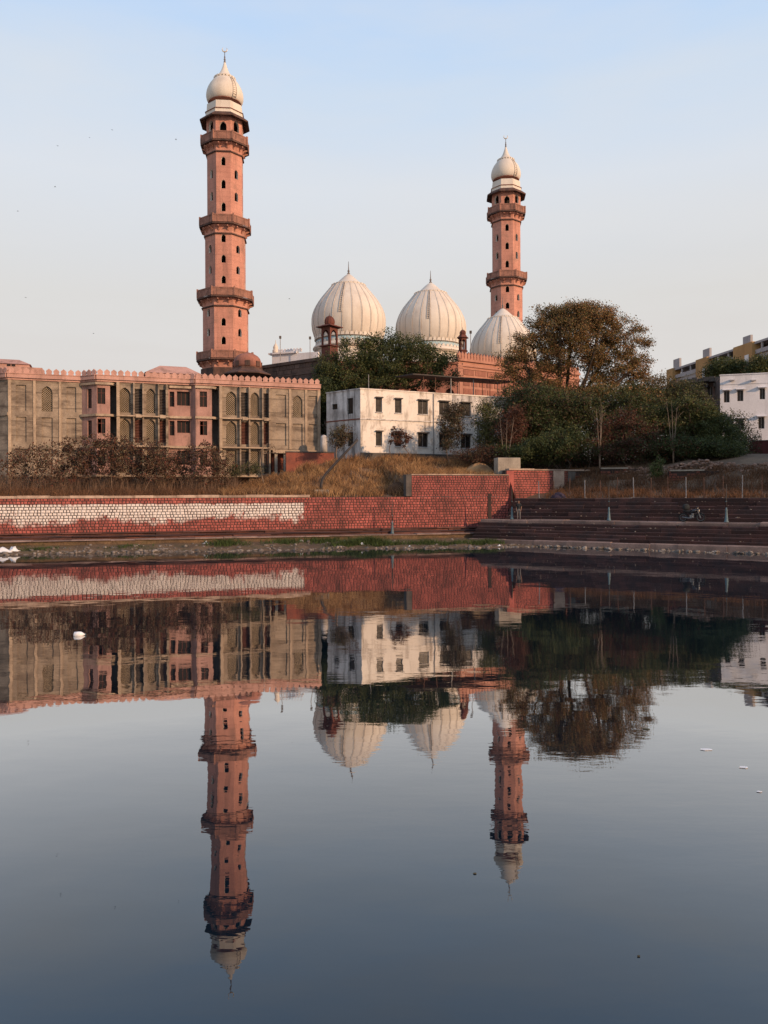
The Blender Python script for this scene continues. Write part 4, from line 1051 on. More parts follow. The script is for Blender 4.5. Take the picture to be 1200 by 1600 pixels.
# iron ladder of rungs up the dome
m_ = MB()
lad = px_prof([(26.6, 155.5), (28.0, 151), (28.8, 146), (28.9, 142), (28.1, 136.5), (26.0, 131), (22.8, 126), (19.0, 122)])
la = R(38)
for s_ in (-0.035, 0.035):
    m_.tube([(r_ * math.sin(la + s_ * 3), -r_ * math.cos(la + s_ * 3), z) for r_, z in lad], 0.05, 5)
for k in range(12):
    zt = lad[0][1] + (lad[-1][1] - lad[0][1]) * k / 11; r_ = float(np.interp(zt, [p[1] for p in lad], [p[0] for p in lad]))
    m_.tube([(r_ * math.sin(la - .105), -r_ * math.cos(la - .105), zt), (r_ * math.sin(la + .105), -r_ * math.cos(la + .105), zt)], 0.04, 4)
m_.build('ladder', 'dome_joint', mn)
mp = P(352.5, 400, 120.0)
mn.location = (mp.x, mp.y, 0); mn.rotation_euler.z = R(5.5)
mn2 = copy_tree(mn); mp = P(791, 400, 149.6)
mn2.location = (mp.x, mp.y, 0); mn2.rotation_euler.z = R(-5)
mn['group'] = mn2['group'] = 'minarets of the mosque'
mn2['label'] = 'pink octagonal minaret rising behind a white dome and the brown tree'

# ------------------------------------------------------------------ big onion domes
def onion(x, Y, label, first=None):
    s_ = Y / FPX; hy = unroll(x, 500)[1] + 500       # horizon row at this column
    c = P(x, 500, Y)
    if first is not None:
        d = copy_tree(first); d.location = (c.x, c.y, 0); d['label'] = label
        return d
    d = thing('dome', label, 'dome', (c.x, c.y, 0), 0, 'white domes of the mosque')
    zz = lambda y, h=51.0, k=0.9: EYE + (hy - y) * s_ * (1 - k * h / FPX)
    pr = [(51.5, 523), (54.0, 518), (56.4, 511.5), (57.5, 505), (57.4, 498), (56.2, 491), (53.8, 484), (50.3, 477), (45.9, 470), (40.8, 463.5), (35.6, 457.5), (30.6, 451.6), (26.0, 446.4)]
    prof = [(h * s_, zz(y, h, 0.15 + 0.75 * max(0, (y - 498) / 25))) for h, y in pr]
    m_ = MB(); m_.lathe(prof, 64); m_.build('shell', 'white_dome', d, True)
    m_ = MB(); m_.lathe([(h * s_, zz(y, h, 0.2)) for h, y in [(26.6, 447.0), (26.6, 446.0), (20.5, 443.2), (16.8, 440.4), (13.0, 437), (9.2, 433.6), (5.4, 430.6), (2.2, 428.6)]], 48); cap = m_.build('lotus_cap', 'white_dome', d, True)
    # ribs: pale raised seams, each with a thin dark edge of dirt beside it
    for k in range(24):
        t = 2 * PI * (k + 0.5) / 24
        m_ = MB(); m_.tube([((r_ + 0.015) * math.sin(t), -(r_ + 0.015) * math.cos(t), z) for r_, z in prof], 0.06, 6); m_.build('rib', 'dome_rib', d, True)
        m_ = MB(); e = 0.012; m_.tube([((r_ + 0.005) * math.sin(t + e * 1.6), -(r_ + 0.005) * math.cos(t + e * 1.6), z) for r_, z in prof], 0.04, 5); m_.build('rib_joint', 'dome_joint', d, True)
        m_ = MB(); m_.M = Matrix.Rotation(t, 4, 'Z') @ Matrix.Translation((0, -26.2 * s_, zz(446.9, 26.2, 0.2)))
        m_.prism_xz([(-.26, .20), (-.17, -.10), (0, -.30), (.17, -.10), (.26, .20)], -0.12, 0.05); m_.build('petal', 'dome_rib', cap)
    for k in range(48):
        t = 2 * PI * k / 48
        m_ = MB(); m_.M = Matrix.Rotation(t, 4, 'Z') @ Matrix.Translation((0, -52.6 * s_, zz(523.6)))
        m_.prism_xz([(-.33, 0), (.33, 0), (.24, .38), (.10, .55), (0, .78), (-.10, .55), (-.24, .38)], -0.11, 0.1); m_.build('petal', 'white_dome', d)
    for nm, mt, pts in (('base_ring', 'dome_joint', [(52.2, 524.4), (52.6, 523.8), (52.0, 523.2)]), ('tile_band', 'tile_blue', [(51.0, 531.5), (51.0, 524.4)]),
                        ('lip', 'white_dome', [(51.2, 541.5), (55.5, 539.0), (56.0, 536), (54.0, 533.6), (51.4, 531.6)]), ('lip_joint', 'dome_joint', [(55.9, 538.7), (56.3, 538.0), (55.9, 537.3)]),
                        ('drum', 'white_dome', [(51.0, 640), (51.0, 541.4)])):
        m_ = MB(); m_.lathe([(h * s_, zz(y)) for h, y in pts], 64); m_.build(nm, mt, d, True)
    for k in range(44):
        t = 2 * PI * k / 44
        m_ = MB(); m_.M = Matrix.Rotation(t, 4, 'Z') @ Matrix.Translation((0, -51.2 * s_, zz(531.9)))
        m_.prism_xz([(-.30, 0), (.30, 0), (.22, .22), (0, .42), (-.22, .22)], -0.08, 0.08); m_.build('petal', 'dome_rib', d)
    m_ = MB(); m_.lathe([(h * s_, zz(y, h, 0)) for h, y in [(2.0, 429.5), (2.4, 427.5), (1.0, 426), (1.9, 423.6), (0.8, 421.6), (0.6, 417), (0.3, 408.5)]], 10); m_.build('finial', 'finial_metal', d, True)
    m_ = MB(); la = R(-10 + math.degrees(math.atan2(-c.x, c.y)) * 0)
    for sg in (-0.032, 0.032): m_.tube([((r_ + .1) * math.sin(la + sg), -(r_ + .1) * math.cos(la + sg), z) for r_, z in prof[4:]], 0.045, 5)
    for k in range(17):
        zt = prof[4][1] + (prof[-1][1] - prof[4][1]) * k / 16; r_ = float(np.interp(zt, [p[1] for p in prof], [p[0] for p in prof])) + .1
        m_.tube([(r_ * math.sin(la - .032), -r_ * math.cos(la - .032), zt), (r_ * math.sin(la + .032), -r_ * math.cos(la + .032), zt)], 0.04, 4)
    m_.build('ladder', 'dome_joint', d)
    return d
dome1 = onion(545, 124.0, 'large white ribbed dome behind the tall brown domed kiosk')
dome2 = onion(673, 130.5, 'large white ribbed dome between two others, behind the dark green tree', dome1)
dome3 = onion(785.5, 139.0, 'white ribbed dome standing before the farther minaret', dome1)
for d_, rz, dzv in ((dome2, 3, 0.35), (dome3, -4, -2.0)): d_.rotation_euler.z = R(rz); d_.location.z = dzv

# ------------------------------------------------------------------ mosque hall
HA, HB, HC, HD = P(396, 570, 119.5), P(513, 570, 110.5), P(715, 570, 112.0), P(905, 570, 126.5)
def hall_frame(a, b): return math.atan2(b.y - a.y, b.x - a.x), math.hypot(b.x - a.x, b.y - a.y)
hall = thing('mosque_hall', 'long red and dark sandstone mosque hall below the white domes', 'mosque', (HA.x, HA.y, 0), 0)
def seg(a, b):
    ang, L = hall_frame(a, b)
    return Matrix.Translation((a.x - HA.x, a.y - HA.y, 0)) @ Matrix.Rotation(ang, 4, 'Z'), L
# roof and back of the hall
poly = [(p.x - HA.x, p.y - HA.y) for p in (HA, HB, HC, HD)] + [(HD.x + 6 - HA.x, HD.y + 34 - HA.y), (HA.x + 6 - HA.x, 38)]
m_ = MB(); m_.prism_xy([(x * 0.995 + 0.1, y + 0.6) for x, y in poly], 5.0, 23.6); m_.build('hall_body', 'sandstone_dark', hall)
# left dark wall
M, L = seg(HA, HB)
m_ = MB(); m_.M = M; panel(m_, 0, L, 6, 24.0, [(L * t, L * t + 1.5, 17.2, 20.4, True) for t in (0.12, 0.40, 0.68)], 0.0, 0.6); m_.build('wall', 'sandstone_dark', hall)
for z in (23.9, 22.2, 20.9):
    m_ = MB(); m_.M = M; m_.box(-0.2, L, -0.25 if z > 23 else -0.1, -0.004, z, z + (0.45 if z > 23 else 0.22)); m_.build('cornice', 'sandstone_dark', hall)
rm = random.Random(9)
for r_ in range(4):
    u = 0.4
    while u < L - 1.2:
        w = rm.uniform(0.9, 1.7)
        if rm.random() < 0.75:
            m_ = MB(); m_.M = M; m_.box(u, min(u + w, L - .2), -0.05 - rm.uniform(0, .04), -0.004, 21.2 + 0.0 - r_ * 0.0 + (-0.28 if r_ > 1 else 1.25) * 1.0 * (0 if r_ == 0 else 1) * 0 + [22.5, 23.2, 21.2, 19.9][r_], [23.1, 23.8, 22.1, 20.8][r_]) if False else m_.box(u, min(u + w, L - .2), -0.05 - rm.uniform(0, .04), -0.004, [22.5, 23.2, 21.2, 20.0][r_], [23.12, 23.8, 22.1, 20.85][r_])
            m_.build('wall_stone', 'sandstone_dark', hall)
        u += w + 0.08
# middle red wall behind the tree
M, L = seg(HB, HC)
m_ = MB(); m_.M = M
panel(m_, 0, L, 6, 23.6, [(L * t, L * t + 1.4, z0, z0 + 2.7, True) for t in (0.06, 0.2, 0.34, 0.48, 0.62, 0.76, 0.9) for z0 in (12.6, 17.2)], 0.0, 0.7); m_.build('wall', 'sandstone', hall)
for z in (23.4, 21.6, 16.4):
    m_ = MB(); m_.M = M; m_.box(0, L, -0.25 if z > 23 else -0.12, -0.004, z, z + 0.3); m_.build('cornice', 'sandstone', hall)
# right red wall: grid of framed stone panels under a merlon parapet
M, L = seg(HC, HD)
m_ = MB(); m_.M = M; m_.box(0, L, 0.0, 0.5, 6, 24.3); m_.build('wall', 'sandstone_pale', hall)
rows = [(21.9, 22.7), (20.3, 21.6), (18.7, 20.0), (16.9, 18.4), (14.6, 16.6), (12.6, 14.3), (10.4, 12.2)]
for ri, (z0, z1) in enumerate(rows):
    u = 1.1
    while u < L - 2:
        w = 1.5 if (ri % 2) else 2.3
        big = rm.random() < 0.5
        m_ = MB(); m_.M = M
        m_.box(u, u + w - .3, -0.05 - rm.uniform(0, .05), -0.004, z0 + .05, z1 - .05); m_.build('wall_stone', 'sandstone' if rm.random() < 0.45 else 'corbel_stone', hall)
        u += w
for z, t, h in ((22.75, 0.12, 0.16), (23.15, 0.18, 0.2), (23.9, 0.28, 0.35)):
    m_ = MB(); m_.M = M; m_.box(-0.1, L, -t, -0.004, z, z + h); m_.build('cornice', 'sandstone_pale', hall)
m_ = MB(); m_.M = M; m_.box(0, 0.95, -0.12, -0.004, 6, 23.14); m_.build('corner_pilaster', 'sandstone_pale', hall)
mer2 = merlon_mesh(0.52, 1.05, 0.3, 'sandstone_pale')
ang, L = hall_frame(HC, HD)
for k in range(int(L / 0.60)):
    p = M @ Vector((0.35 + k * 0.60, 0.12, 24.302)); o = obj('merlon', mer2, hall, p); o.rotation_euler.z = ang
m_ = MB(); m_.M = M; m_.box(0, L, 0.05, 0.2, 24.301, 25.0); m_.build('parapet', 'sandstone', hall)
# rainwater spout on the red wall
m_ = MB(); m_.M = M; m_.box(3.9, 5.0, -0.5, -0.06, 21.25, 21.5); m_.build('spout', 'dark_stone', hall)
# white roof parapet with small merlons and corner turret
ra, rb_ = P(425, 552, 122.5), P(497, 552, 120.0); ang, L = hall_frame(ra, rb_)
M = Matrix.Translation((ra.x - HA.x, ra.y - HA.y, 0)) @ Matrix.Rotation(ang, 4, 'Z')
zt = ra.z
m_ = MB(); m_.M = M; m_.box(0, L, 0, 0.6, 23.0, zt - 0.25); m_.build('roof_parapet', 'white_cool', hall)
m_ = MB(); m_.M = M; m_.box(-0.5, L * 0.55, -0.35, 0.7, zt - 0.246, zt); m_.build('parapet_cap', 'white_cool', hall)
mer3 = merlon_mesh(0.42, 0.62, 0.25, 'white_cool')
for k in range(8):
    p = M @ Vector((1.2 + k * 0.53, 0.15, zt + .002)); o = obj('merlon', mer3, hall, p); o.rotation_euler.z = ang
tp = M @ Vector((0.55, 0.2, zt)); m_ = MB(); m_.lathe([(0.52, zt - .1), (0.52, zt + 0.5), (0.36, zt + 0.55), (0.42, zt + 0.9), (0.30, zt + 1.2), (0.06, zt + 1.6), (0.04, zt + 2.1)], 10, 0, tp.x, tp.y); m_.build('turret', 'white_dome', hall, True)

# ------------------------------------------------------------------ kiosks (chhatris)
def chhatri(name, label, x, Y, n_cols, rot, pts, mat):
    """pts: dict of px heights and half widths"""
    s_ = Y / FPX; hy = unroll(x, 520)[1] + 520; zz = lambda y: EYE + (hy - y) * s_
    c = P(x, 520, Y); z0 = pts['floor_z']
    t = thing(name, label, 'kiosk', (c.x, c.y, z0), rot, 'roof kiosks of the mosque')
    z = lambda y: zz(y) - z0
    n = n_cols; hw = pts['col'] * s_ / (math.cos(PI / n) if n > 4 else 0.95); a0 = PI / n
    m_ = MB(); m_.lathe([(hw * 1.0, 0), (hw * 1.0, z(pts['base_top']) - .25)], n, a0); m_.build('base', mat, t)
    m_ = MB(); m_.lathe([(hw * 1.05, z(pts['base_top']) - .245), (hw * 1.28, z(pts['base_top']) - .2), (hw * 1.28, z(pts['base_top']) - .08), (hw, z(pts['base_top']))], n, a0); m_.build('base_cornice', mat, t)
    w = 2 * hw * math.sin(PI / n); ap = hw * math.cos(PI / n)
    zb, ze = z(pts['base_top']), z(pts['eave'])
    for k in range(n):
        M = Matrix.Rotation(2 * PI * k / n, 4, 'Z') @ Matrix.Translation((0, -ap, 0))
        m_ = MB(); m_.M = M; panel(m_, -w / 2, w / 2, zb, ze, [(-w * .36, w * .36, zb + 0.005, zb + (ze - zb) * .82, True)], 0.0, 0.22)
        panel(m_, -w / 2 + .05, w / 2 - .05, zb, ze, [(-w * .36, w * .36, zb + 0.005, zb + (ze - zb) * .82, True)], 0.22, 0.01)
        m_.build('arch', mat, t)
    m_ = MB(); m_.lathe([(hw * .98, ze - .02), (pts['eave_half'] * s_ / math.cos(PI / n) * 0.95, ze - 0.10), (pts['eave_half'] * s_ / math.cos(PI / n) * 0.95, ze), (hw * .98, ze + .22), (hw * .9, z(pts['dome_bot']))], n, a0); m_.build('eave', mat, t)
    db, dt, dh = z(pts['dome_bot']), z(pts['dome_top']), pts['dome_half'] * s_
    m_ = MB(); m_.lathe([(dh * q, db + (dt - db) * f_) for q, f_ in ((.84, 0), (.95, .14), (1, .30), (.98, .45), (.88, .62), (.68, .78), (.4, .91), (.14, 1.0))], 20); m_.build('dome', mat, t, True)
    for k in range(12):
        a = 2 * PI * k / 12
        m_ = MB(); m_.tube([(dh * q * 1.01 * math.sin(a), -dh * q * 1.01 * math.cos(a), db + (dt - db) * f_) for q, f_ in ((.84, 0), (.95, .14), (1, .30), (.98, .45), (.88, .62), (.68, .78), (.4, .91))], 0.045, 5); m_.build('rib', mat, t, True)
    m_ = MB(); m_.lathe([(dh * .16, dt - .03), (dh * .2, dt + .06), (dh * .08, dt + .12), (0.03, z(pts['tip']))], 8); m_.build('finial', 'finial_metal', t, True)
    return t
chhatri('roof_kiosk', 'tall dark red domed kiosk standing in front of the white dome', 515, 110.5, 4, R(52), dict(floor_z=20.5, col=12.2, base_top=540, eave=511, eave_half=16, dome_bot=508, dome_top=493.5, dome_half=7.8, tip=489), 'chhatri_red')
chhatri('roof_kiosk', 'small slender red domed kiosk at the corner of the crenellated red wall', 723, 113.4, 6, R(10), dict(floor_z=24.2, col=5.6, base_top=547, eave=527.5, eave_half=8.6, dome_bot=523.5, dome_top=515.5, dome_half=4.6, tip=511.5), 'chhatri_red')
# domed stone kiosk by the foot of the left minaret
s_ = 104.0 / FPX; c = P(386.5, 570, 104.0); zz = lambda y: EYE + (776 - y) * s_
kk = thing('stone_kiosk', 'squat weathered stone dome on a stepped cornice beside the tall minaret', 'kiosk', (c.x, c.y, 5.0), R(12))
m_ = MB(); m_.lathe([(22 * s_, 0), (22 * s_, zz(589) - 5)], 8, R(22.5)); m_.build('base', 'dark_stone', kk)
m_ = MB(); m_.lathe([(22 * s_, zz(590) - 5), (38 * s_, zz(587.5) - 5), (38 * s_, zz(586) - 5), (27 * s_, zz(581) - 5), (24.5 * s_, zz(578) - 5), (24.5 * s_, zz(576) - 5)], 8, R(22.5)); m_.build('eave', 'dark_stone', kk)
m_ = MB(); m_.lathe([(h * s_, zz(y) - 5) for h, y in ((21.5, 576.1), (22.2, 571), (21.6, 566), (19.8, 561), (16.4, 557), (11.5, 554), (4, 552.2), (1.2, 550.5), (0.6, 548))], 28); m_.build('dome', 'corbel_stone', kk, True)
for k in range(8):
    m_ = MB(); m_.M = Matrix.Rotation(R(45 * k), 4, 'Z') @ Matrix.Translation((0, -22.2 * s_, zz(570.5) - 5)); m_.box(-0.32, 0.32, -0.06, 0.1, -0.35, 0.35); m_.build('panel', 'dark_stone', kk)

# roof lamp poles
for x, y0, y1, Y, lab in ((438, 552, 527, 121, 'thin lamp pole on the white parapet beside the dark wall'), (484.5, 552, 528, 119, 'thin lamp pole between the parapet and the tall kiosk'), (735.5, 549, 519, 114, 'thin lamp pole beside the small slender kiosk')):
    p0, p1 = P(x, y0, Y), P(x, y1, Y); h = p1.z - p0.z
    t = thing('lamp_pole', lab, 'pole', (p0.x, p0.y, p0.z - 1.2))
    m_ = MB(); m_.tube([(0, 0, 0), (0, 0, h + 1.2)], 0.055, 6); m_.build('pole', 'pole_grey', t)
    m_ = MB(); m_.box(-0.16, 0.16, -0.14, 0.14, h + 1.0, h + 1.4); m_.build('lamp_head', 'dark_concrete', t)

# ------------------------------------------------------------------ houses on the right
def sub(F_, x, y): return F_.uz(x, y)
ra, rb_ = P(1125, 587, 95.0), P(1262, 580, 92.2)
RF = Facade((ra.x, ra.y), math.atan2(rb_.y - ra.y, rb_.x - ra.x)); Lr = (rb_ - ra).length
rh = thing('white_house', 'bluish white house in shade with small hooded windows above the shrubs', 'house', (ra.x, ra.y, 0), RF.ang)
ztop = ra.z
wins = [(1131, 1140, 611, 629), (1152, 1161.5, 610, 627), (1187, 1195.5, 607, 624), (1185, 1194.5, 652, 670), (1136, 1146, 656, 672), (1153, 1162, 655, 671), (1226, 1236, 604, 622), (1226, 1236, 650, 668)]
hs = []
for x0, x1, y0, y1 in wins:
    u0 = RF.uz(x0, y0)[0]; u1 = RF.uz(x1, y0)[0]; zt_ = RF.uz(x0, y0)[1]; zb_ = RF.uz(x0, y1)[1]
    row = (16.0, 17.4) if y0 < 630 else (12.35, 13.7)
    hs.append((u0, u1, row[0] if False else zb_, zt_, False))
m_ = MB(); panel(m_, 0, Lr, 5, ztop, hs, 0.0, 0.25); m_.build('wall', 'white_cool', rh)
m_ = MB(); m_.box(0.02, Lr, 0.5, 10, 5, ztop - .3); m_.build('body', 'interior_dark', rh)
m_ = MB(); m_.box(-0.02, Lr, 0.26, 10, ztop - .28, ztop - 0.2); m_.build('roof', 'concrete', rh)
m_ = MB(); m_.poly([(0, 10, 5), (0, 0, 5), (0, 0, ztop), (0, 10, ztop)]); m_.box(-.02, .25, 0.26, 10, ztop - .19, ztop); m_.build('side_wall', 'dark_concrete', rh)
m_ = MB(); m_.box(-0.05, Lr, -0.08, 0.25, ztop + .002, ztop + .12); m_.box(0, Lr, -0.05, -.003, ztop - 1.15, ztop - 1.05); m_.build('roof_edge', 'white_cool', rh)
for h in hs:
    window(rh, h[0] + .003, h[1] - .003, h[2] + .003, h[3] - .003, 0.12, 'window_frame_grey', cols=2, trans=1.0, t=0.04)
    m_ = MB(); m_.hexa([(h[0] - .22, -0.45, h[3] + .06), (h[1] + .22, -0.45, h[3] + .06), (h[1] + .22, -.003, h[3] + .14), (h[0] - .22, -.003, h[3] + .14),
                        (h[0] - .22, -0.45, h[3] + .12), (h[1] + .22, -0.45, h[3] + .12), (h[1] + .22, -.003, h[3] + .24), (h[0] - .22, -.003, h[3] + .24)]); m_.build('sunshade', 'white_cool', rh)
for x in (1143, 1176):
    u, z = RF.uz(x, 594); m_ = MB(); m_.box(u - .2, u + .35, -0.5, -.003, z - .08, z + .06); m_.build('spout', 'white_cool', rh)

oa, ob = P(1046, 590, 103.0), P(1128, 590, 99.5)
OF = Facade((oa.x, oa.y), math.atan2(ob.y - oa.y, ob.x - oa.x)); Lo = (ob - oa).length
oh = thing('old_house', 'decayed dark old house squeezed behind the shrubs beside the bluish white house', 'house', (oa.x, oa.y, 0), OF.ang)
zt_ = EYE + 183 * 100 / 1200
hs = [(OF.uz(1105, 605)[0], OF.uz(1113.5, 605)[0], OF.uz(1105, 621)[1], OF.uz(1105, 604)[1], False), (OF.uz(1083, 605)[0], OF.uz(1091, 605)[0], OF.uz(1083, 622)[1], OF.uz(1083, 606)[1], False)]
m_ = MB(); panel(m_, 0, Lo, 5, zt_, hs, 0.0, 0.4); m_.build('wall', 'old_wall', oh)
for h in hs: window(oh, h[0] + .003, h[1] - .003, h[2] + .003, h[3] - .003, 0.2, 'window_frame_grey', cols=2, trans=1.0)
m_ = MB(); m_.box(0.05, Lo, 0.5, 8, 5, zt_ - .1); m_.build('body', 'interior_dark', oh)
for k in range(7):
    a = Lo * (0.25 + 0.107 * k); m_ = MB(); m_.box(a, a + Lo * .10, -0.9 - rm.uniform(0, .3), -0.004, zt_ - 0.5 - rm.uniform(0, .25), zt_ - 0.15 + rm.uniform(0, .2)); m_.build('broken_balcony', 'dark_concrete', oh)
for k in range(5):
    a = Lo * (0.30 + 0.14 * k); m_ = MB(); m_.box(a, a + .2, -0.8, -0.004, zt_ - 1.3, zt_ - 0.78); m_.build('bracket', 'dark_concrete', oh)

ya, yb = P(1046, 577, 150.0), P(1262, 520, 110.0)
YF = Facade((ya.x, ya.y), math.atan2(yb.y - ya.y, yb.x - ya.x)); Lq = math.hypot(yb.x - ya.x, yb.y - ya.y)
yh = thing('apartment_block', 'grey apartment block with ochre stair towers and upright slabs on its roof', 'building', (ya.x, ya.y, 0), YF.ang)
TZ = YF.uz(1049, 577)[1]
m_ = MB(); m_.box(0, Lq, 0.3, 14, 5, TZ - 2.0); m_.build('wall', 'grey_concrete', yh)
m_ = MB(); m_.box(-.1, Lq, -0.1, 14.2, TZ - .42, TZ - .06); m_.build('roof_slab', 'grey_concrete', yh)
m_ = MB(); m_.box(0, Lq, 0.0, 0.25, TZ - 2.0 + .002, TZ - 1.35); m_.build('balustrade', 'grey_concrete', yh)
for x0, x1, s0, s1, ys in ((1045, 1054.5, 1050.5, 1060, 562.5), (1091, 1108.5, 1096.5, 1107, 547), (1150, 1180, 1159, 1171, 527)):
    u0, u1 = YF.uz(x0, 570)[0], YF.uz(x1, 570)[0]
    m_ = MB(); m_.box(u0, u1, -0.5, 1.2, 5, TZ); tw = m_.build('stair_tower', 'ochre_plaster', yh)
    q0, q1 = YF.uz(s0, 560)[0], YF.uz(s1, 560)[0]; zs = YF.uz(s0, ys)[1]
    m_ = MB(); m_.box(q0, q1, 0.2, 0.6, TZ + .002, zs); m_.build('roof_slab_fin', 'grey_concrete', yh)
    m_ = MB(); m_.box(u0 + (u1 - u0) * .62, u1 - (u1 - u0) * .18, -0.56, -0.503, TZ - 3.6, TZ - 1.9); m_.build('stair_window', 'plastic_white', tw)
for k in range(13):
    u = Lq * (k + .5) / 13; m_ = MB(); m_.box(u - .15, u + .15, 0.02, 0.24, TZ - 1.348, TZ - .422); m_.build('column', 'grey_concrete', yh)

# dark red sheet shed at the right, low behind the rubble
s0, s1 = P(1171, 700, 80), P(1240, 700, 78)
ms = thing('tin_shed', 'dark maroon sheet metal enclosure at the end of the rubble bank', 'shed', (s0.x, s0.y, 0), math.atan2(s1.y - s0.y, s1.x - s0.x))
zt_ = P(1175, 690, 80).z; Ls = (s1 - s0).length
for k in range(int(Ls / 0.5)):
    m_ = MB(); m_.hexa([(k * .5, 0, 6.5), (k * .5 + .25, -.06, 6.5), (k * .5 + .5, 0, 6.5), (k * .5 + .25, .05, 6.5), (k * .5, 0, zt_), (k * .5 + .25, -.06, zt_), (k * .5 + .5, 0, zt_), (k * .5 + .25, .05, zt_)]); m_.build('sheet', 'maroon_sheet', ms)
m_ = MB(); m_.box(-.05, Ls, -.08, .06, zt_ + .002, zt_ + .1); m_.build('rail', 'iron_dark', ms)
# tall plain house added outside the view to shade the right bank and thicket
sb = thing('added_shade_house', 'added unseen plain house that shades the right bank and thicket', 'house', (47, 50.5, -0.5), R(-32))
m_ = MB(); panel(m_, 0, 14, 0, 20.5, [(1.5 + 3 * k, 2.7 + 3 * k, z, z + 1.5, False) for k in range(4) for z in (4.2, 7.6, 11.0, 14.4, 17.8)], 0, 0.25); m_.build('wall', 'whitewash_dirty', sb)
m_ = MB(); m_.box(0.001, 14, 0.3, 28, 0, 20.45); m_.build('body', 'whitewash_dirty', sb)
m_ = MB(); m_.box(-.3, 14.3, -.3, 28.2, 20.51, 20.8); m_.build('roof', 'concrete', sb)

# ================================================================== VEGETATION
def segs_mesh(name, P0, P1, R0, R1, mat, n=5):
    P0, P1 = np.asarray(P0), np.asarray(P1); R0, R1 = np.asarray(R0)[:, None], np.asarray(R1)[:, None]
    d = P1 - P0; d /= np.linalg.norm(d, axis=1, keepdims=True) + 1e-9
    ref = np.where(np.abs(d[:, 2:3]) < 0.9, np.array([[0, 0, 1.0]]), np.array([[1.0, 0, 0]]))
    a = np.cross(d, ref); a /= np.linalg.norm(a, axis=1, keepdims=True) + 1e-9; b = np.cross(d, a)
    V = []
    for k in range(n):
        t = 2 * PI * k / n; o = a * math.cos(t) + b * math.sin(t)
        V.append(P0 + o * R0)
    for k in range(n):
        t = 2 * PI * k / n; o = a * math.cos(t) + b * math.sin(t)
        V.append(P1 + o * R1)
    V = np.stack(V, 1).reshape(-1, 3); base = np.arange(len(P0))[:, None] * (2 * n)
    F = np.concatenate([base + np.array([[k, (k + 1) % n, n + (k + 1) % n, n + k]]) for k in range(n)], 0)
    return big_mesh(name, V, F, mat, smooth=True)

def leaf_mesh(name, C, size, mats, midx=None, aspect=0.5, rng=RNG, droop=0.0):
    n = len(C)
    a = rng.normal(size=(n, 3)); a[:, 2] -= droop; a /= np.linalg.norm(a, axis=1, keepdims=True)
    b = np.cross(a, rng.normal(size=(n, 3))); b /= np.linalg.norm(b, axis=1, keepdims=True) + 1e-9
    s = (size * rng.uniform(0.6, 1.35, n))[:, None]
    V = np.stack([C - a * s * .5, C + b * s * aspect * .5, C + a * s * .5, C - b * s * aspect * .5], 1).reshape(-1, 3)
    F = np.arange(n * 4).reshape(n, 4)
    return big_mesh(name, V, F, mats, midx)

def skeleton(base, stems, attr, rng, seg=0.6, wig=0.12, up=0.25, limbs=False):
    """grow branches from stem polylines to every attractor; returns segments and radii by the pipe model"""
    pos, par, dirs = [], [], []
    def addn(p, q, d): pos.append(p); par.append(q); dirs.append(d); return len(pos) - 1
    tails = []
    for si, st in enumerate(stems):
        prev = tails[0] if (limbs and si > 0) else -1
        for i, p in enumerate(st):
            d = (st[min(i + 1, len(st) - 1)] - st[max(i - 1, 0)]); d = d / (np.linalg.norm(d) + 1e-9)
            prev = addn(np.array(p, float), prev, d)
        tails.append(prev)
    n0 = len(pos)
    tops = np.array([st[-1] for st in stems])
    order = np.argsort(np.min(np.linalg.norm(attr[:, None] - tops[None], axis=2), axis=1))
    ends = []
    cap = 40000; A = np.zeros((cap, 3)); A[:n0] = pos; hmin = np.ones(cap) * 0
    stemend = [len(st) for st in stems]; allowed = np.zeros(cap, bool); k = 0
    for q_, L in enumerate(stemend): allowed[k + max(0, int(L * (0.3 if limbs and q_ else 0.98 if limbs else 0.55))):k + L] = True; k += L
    for ai in order:
        t = attr[ai]; n = len(pos)
        d = np.linalg.norm(A[:n] - t, axis=1) + np.where(allowed[:n], 0, 1e6) + np.maximum(0, A[:n, 2] - t[2]) * 0.8
        j = int(np.argmin(d)); p = A[j].copy(); L = np.linalg.norm(t - p)
        m = max(1, int(L / seg)); ctrl = p + dirs[j] * L * 0.35 + np.array([0, 0, up * L * 0.4])
        prev = j
        for i in range(1, m + 1):
            f = i / m; q = (1 - f) ** 2 * p + 2 * f * (1 - f) * ctrl + f * f * t
            if i < m: q = q + rng.normal(size=3) * wig * min(1, L * .3)
            dd = q - A[prev]; dd = dd / (np.linalg.norm(dd) + 1e-9)
            prev = addn(q, prev, dd); A[prev] = q; allowed[prev] = True
        ends.append(prev)
    cnt = np.zeros(len(pos))
    for e in ends: cnt[e] += 1
    for i in range(len(pos) - 1, -1, -1):
        if par[i] >= 0: cnt[par[i]] += cnt[i]
    return np.array(pos), np.array(par), cnt

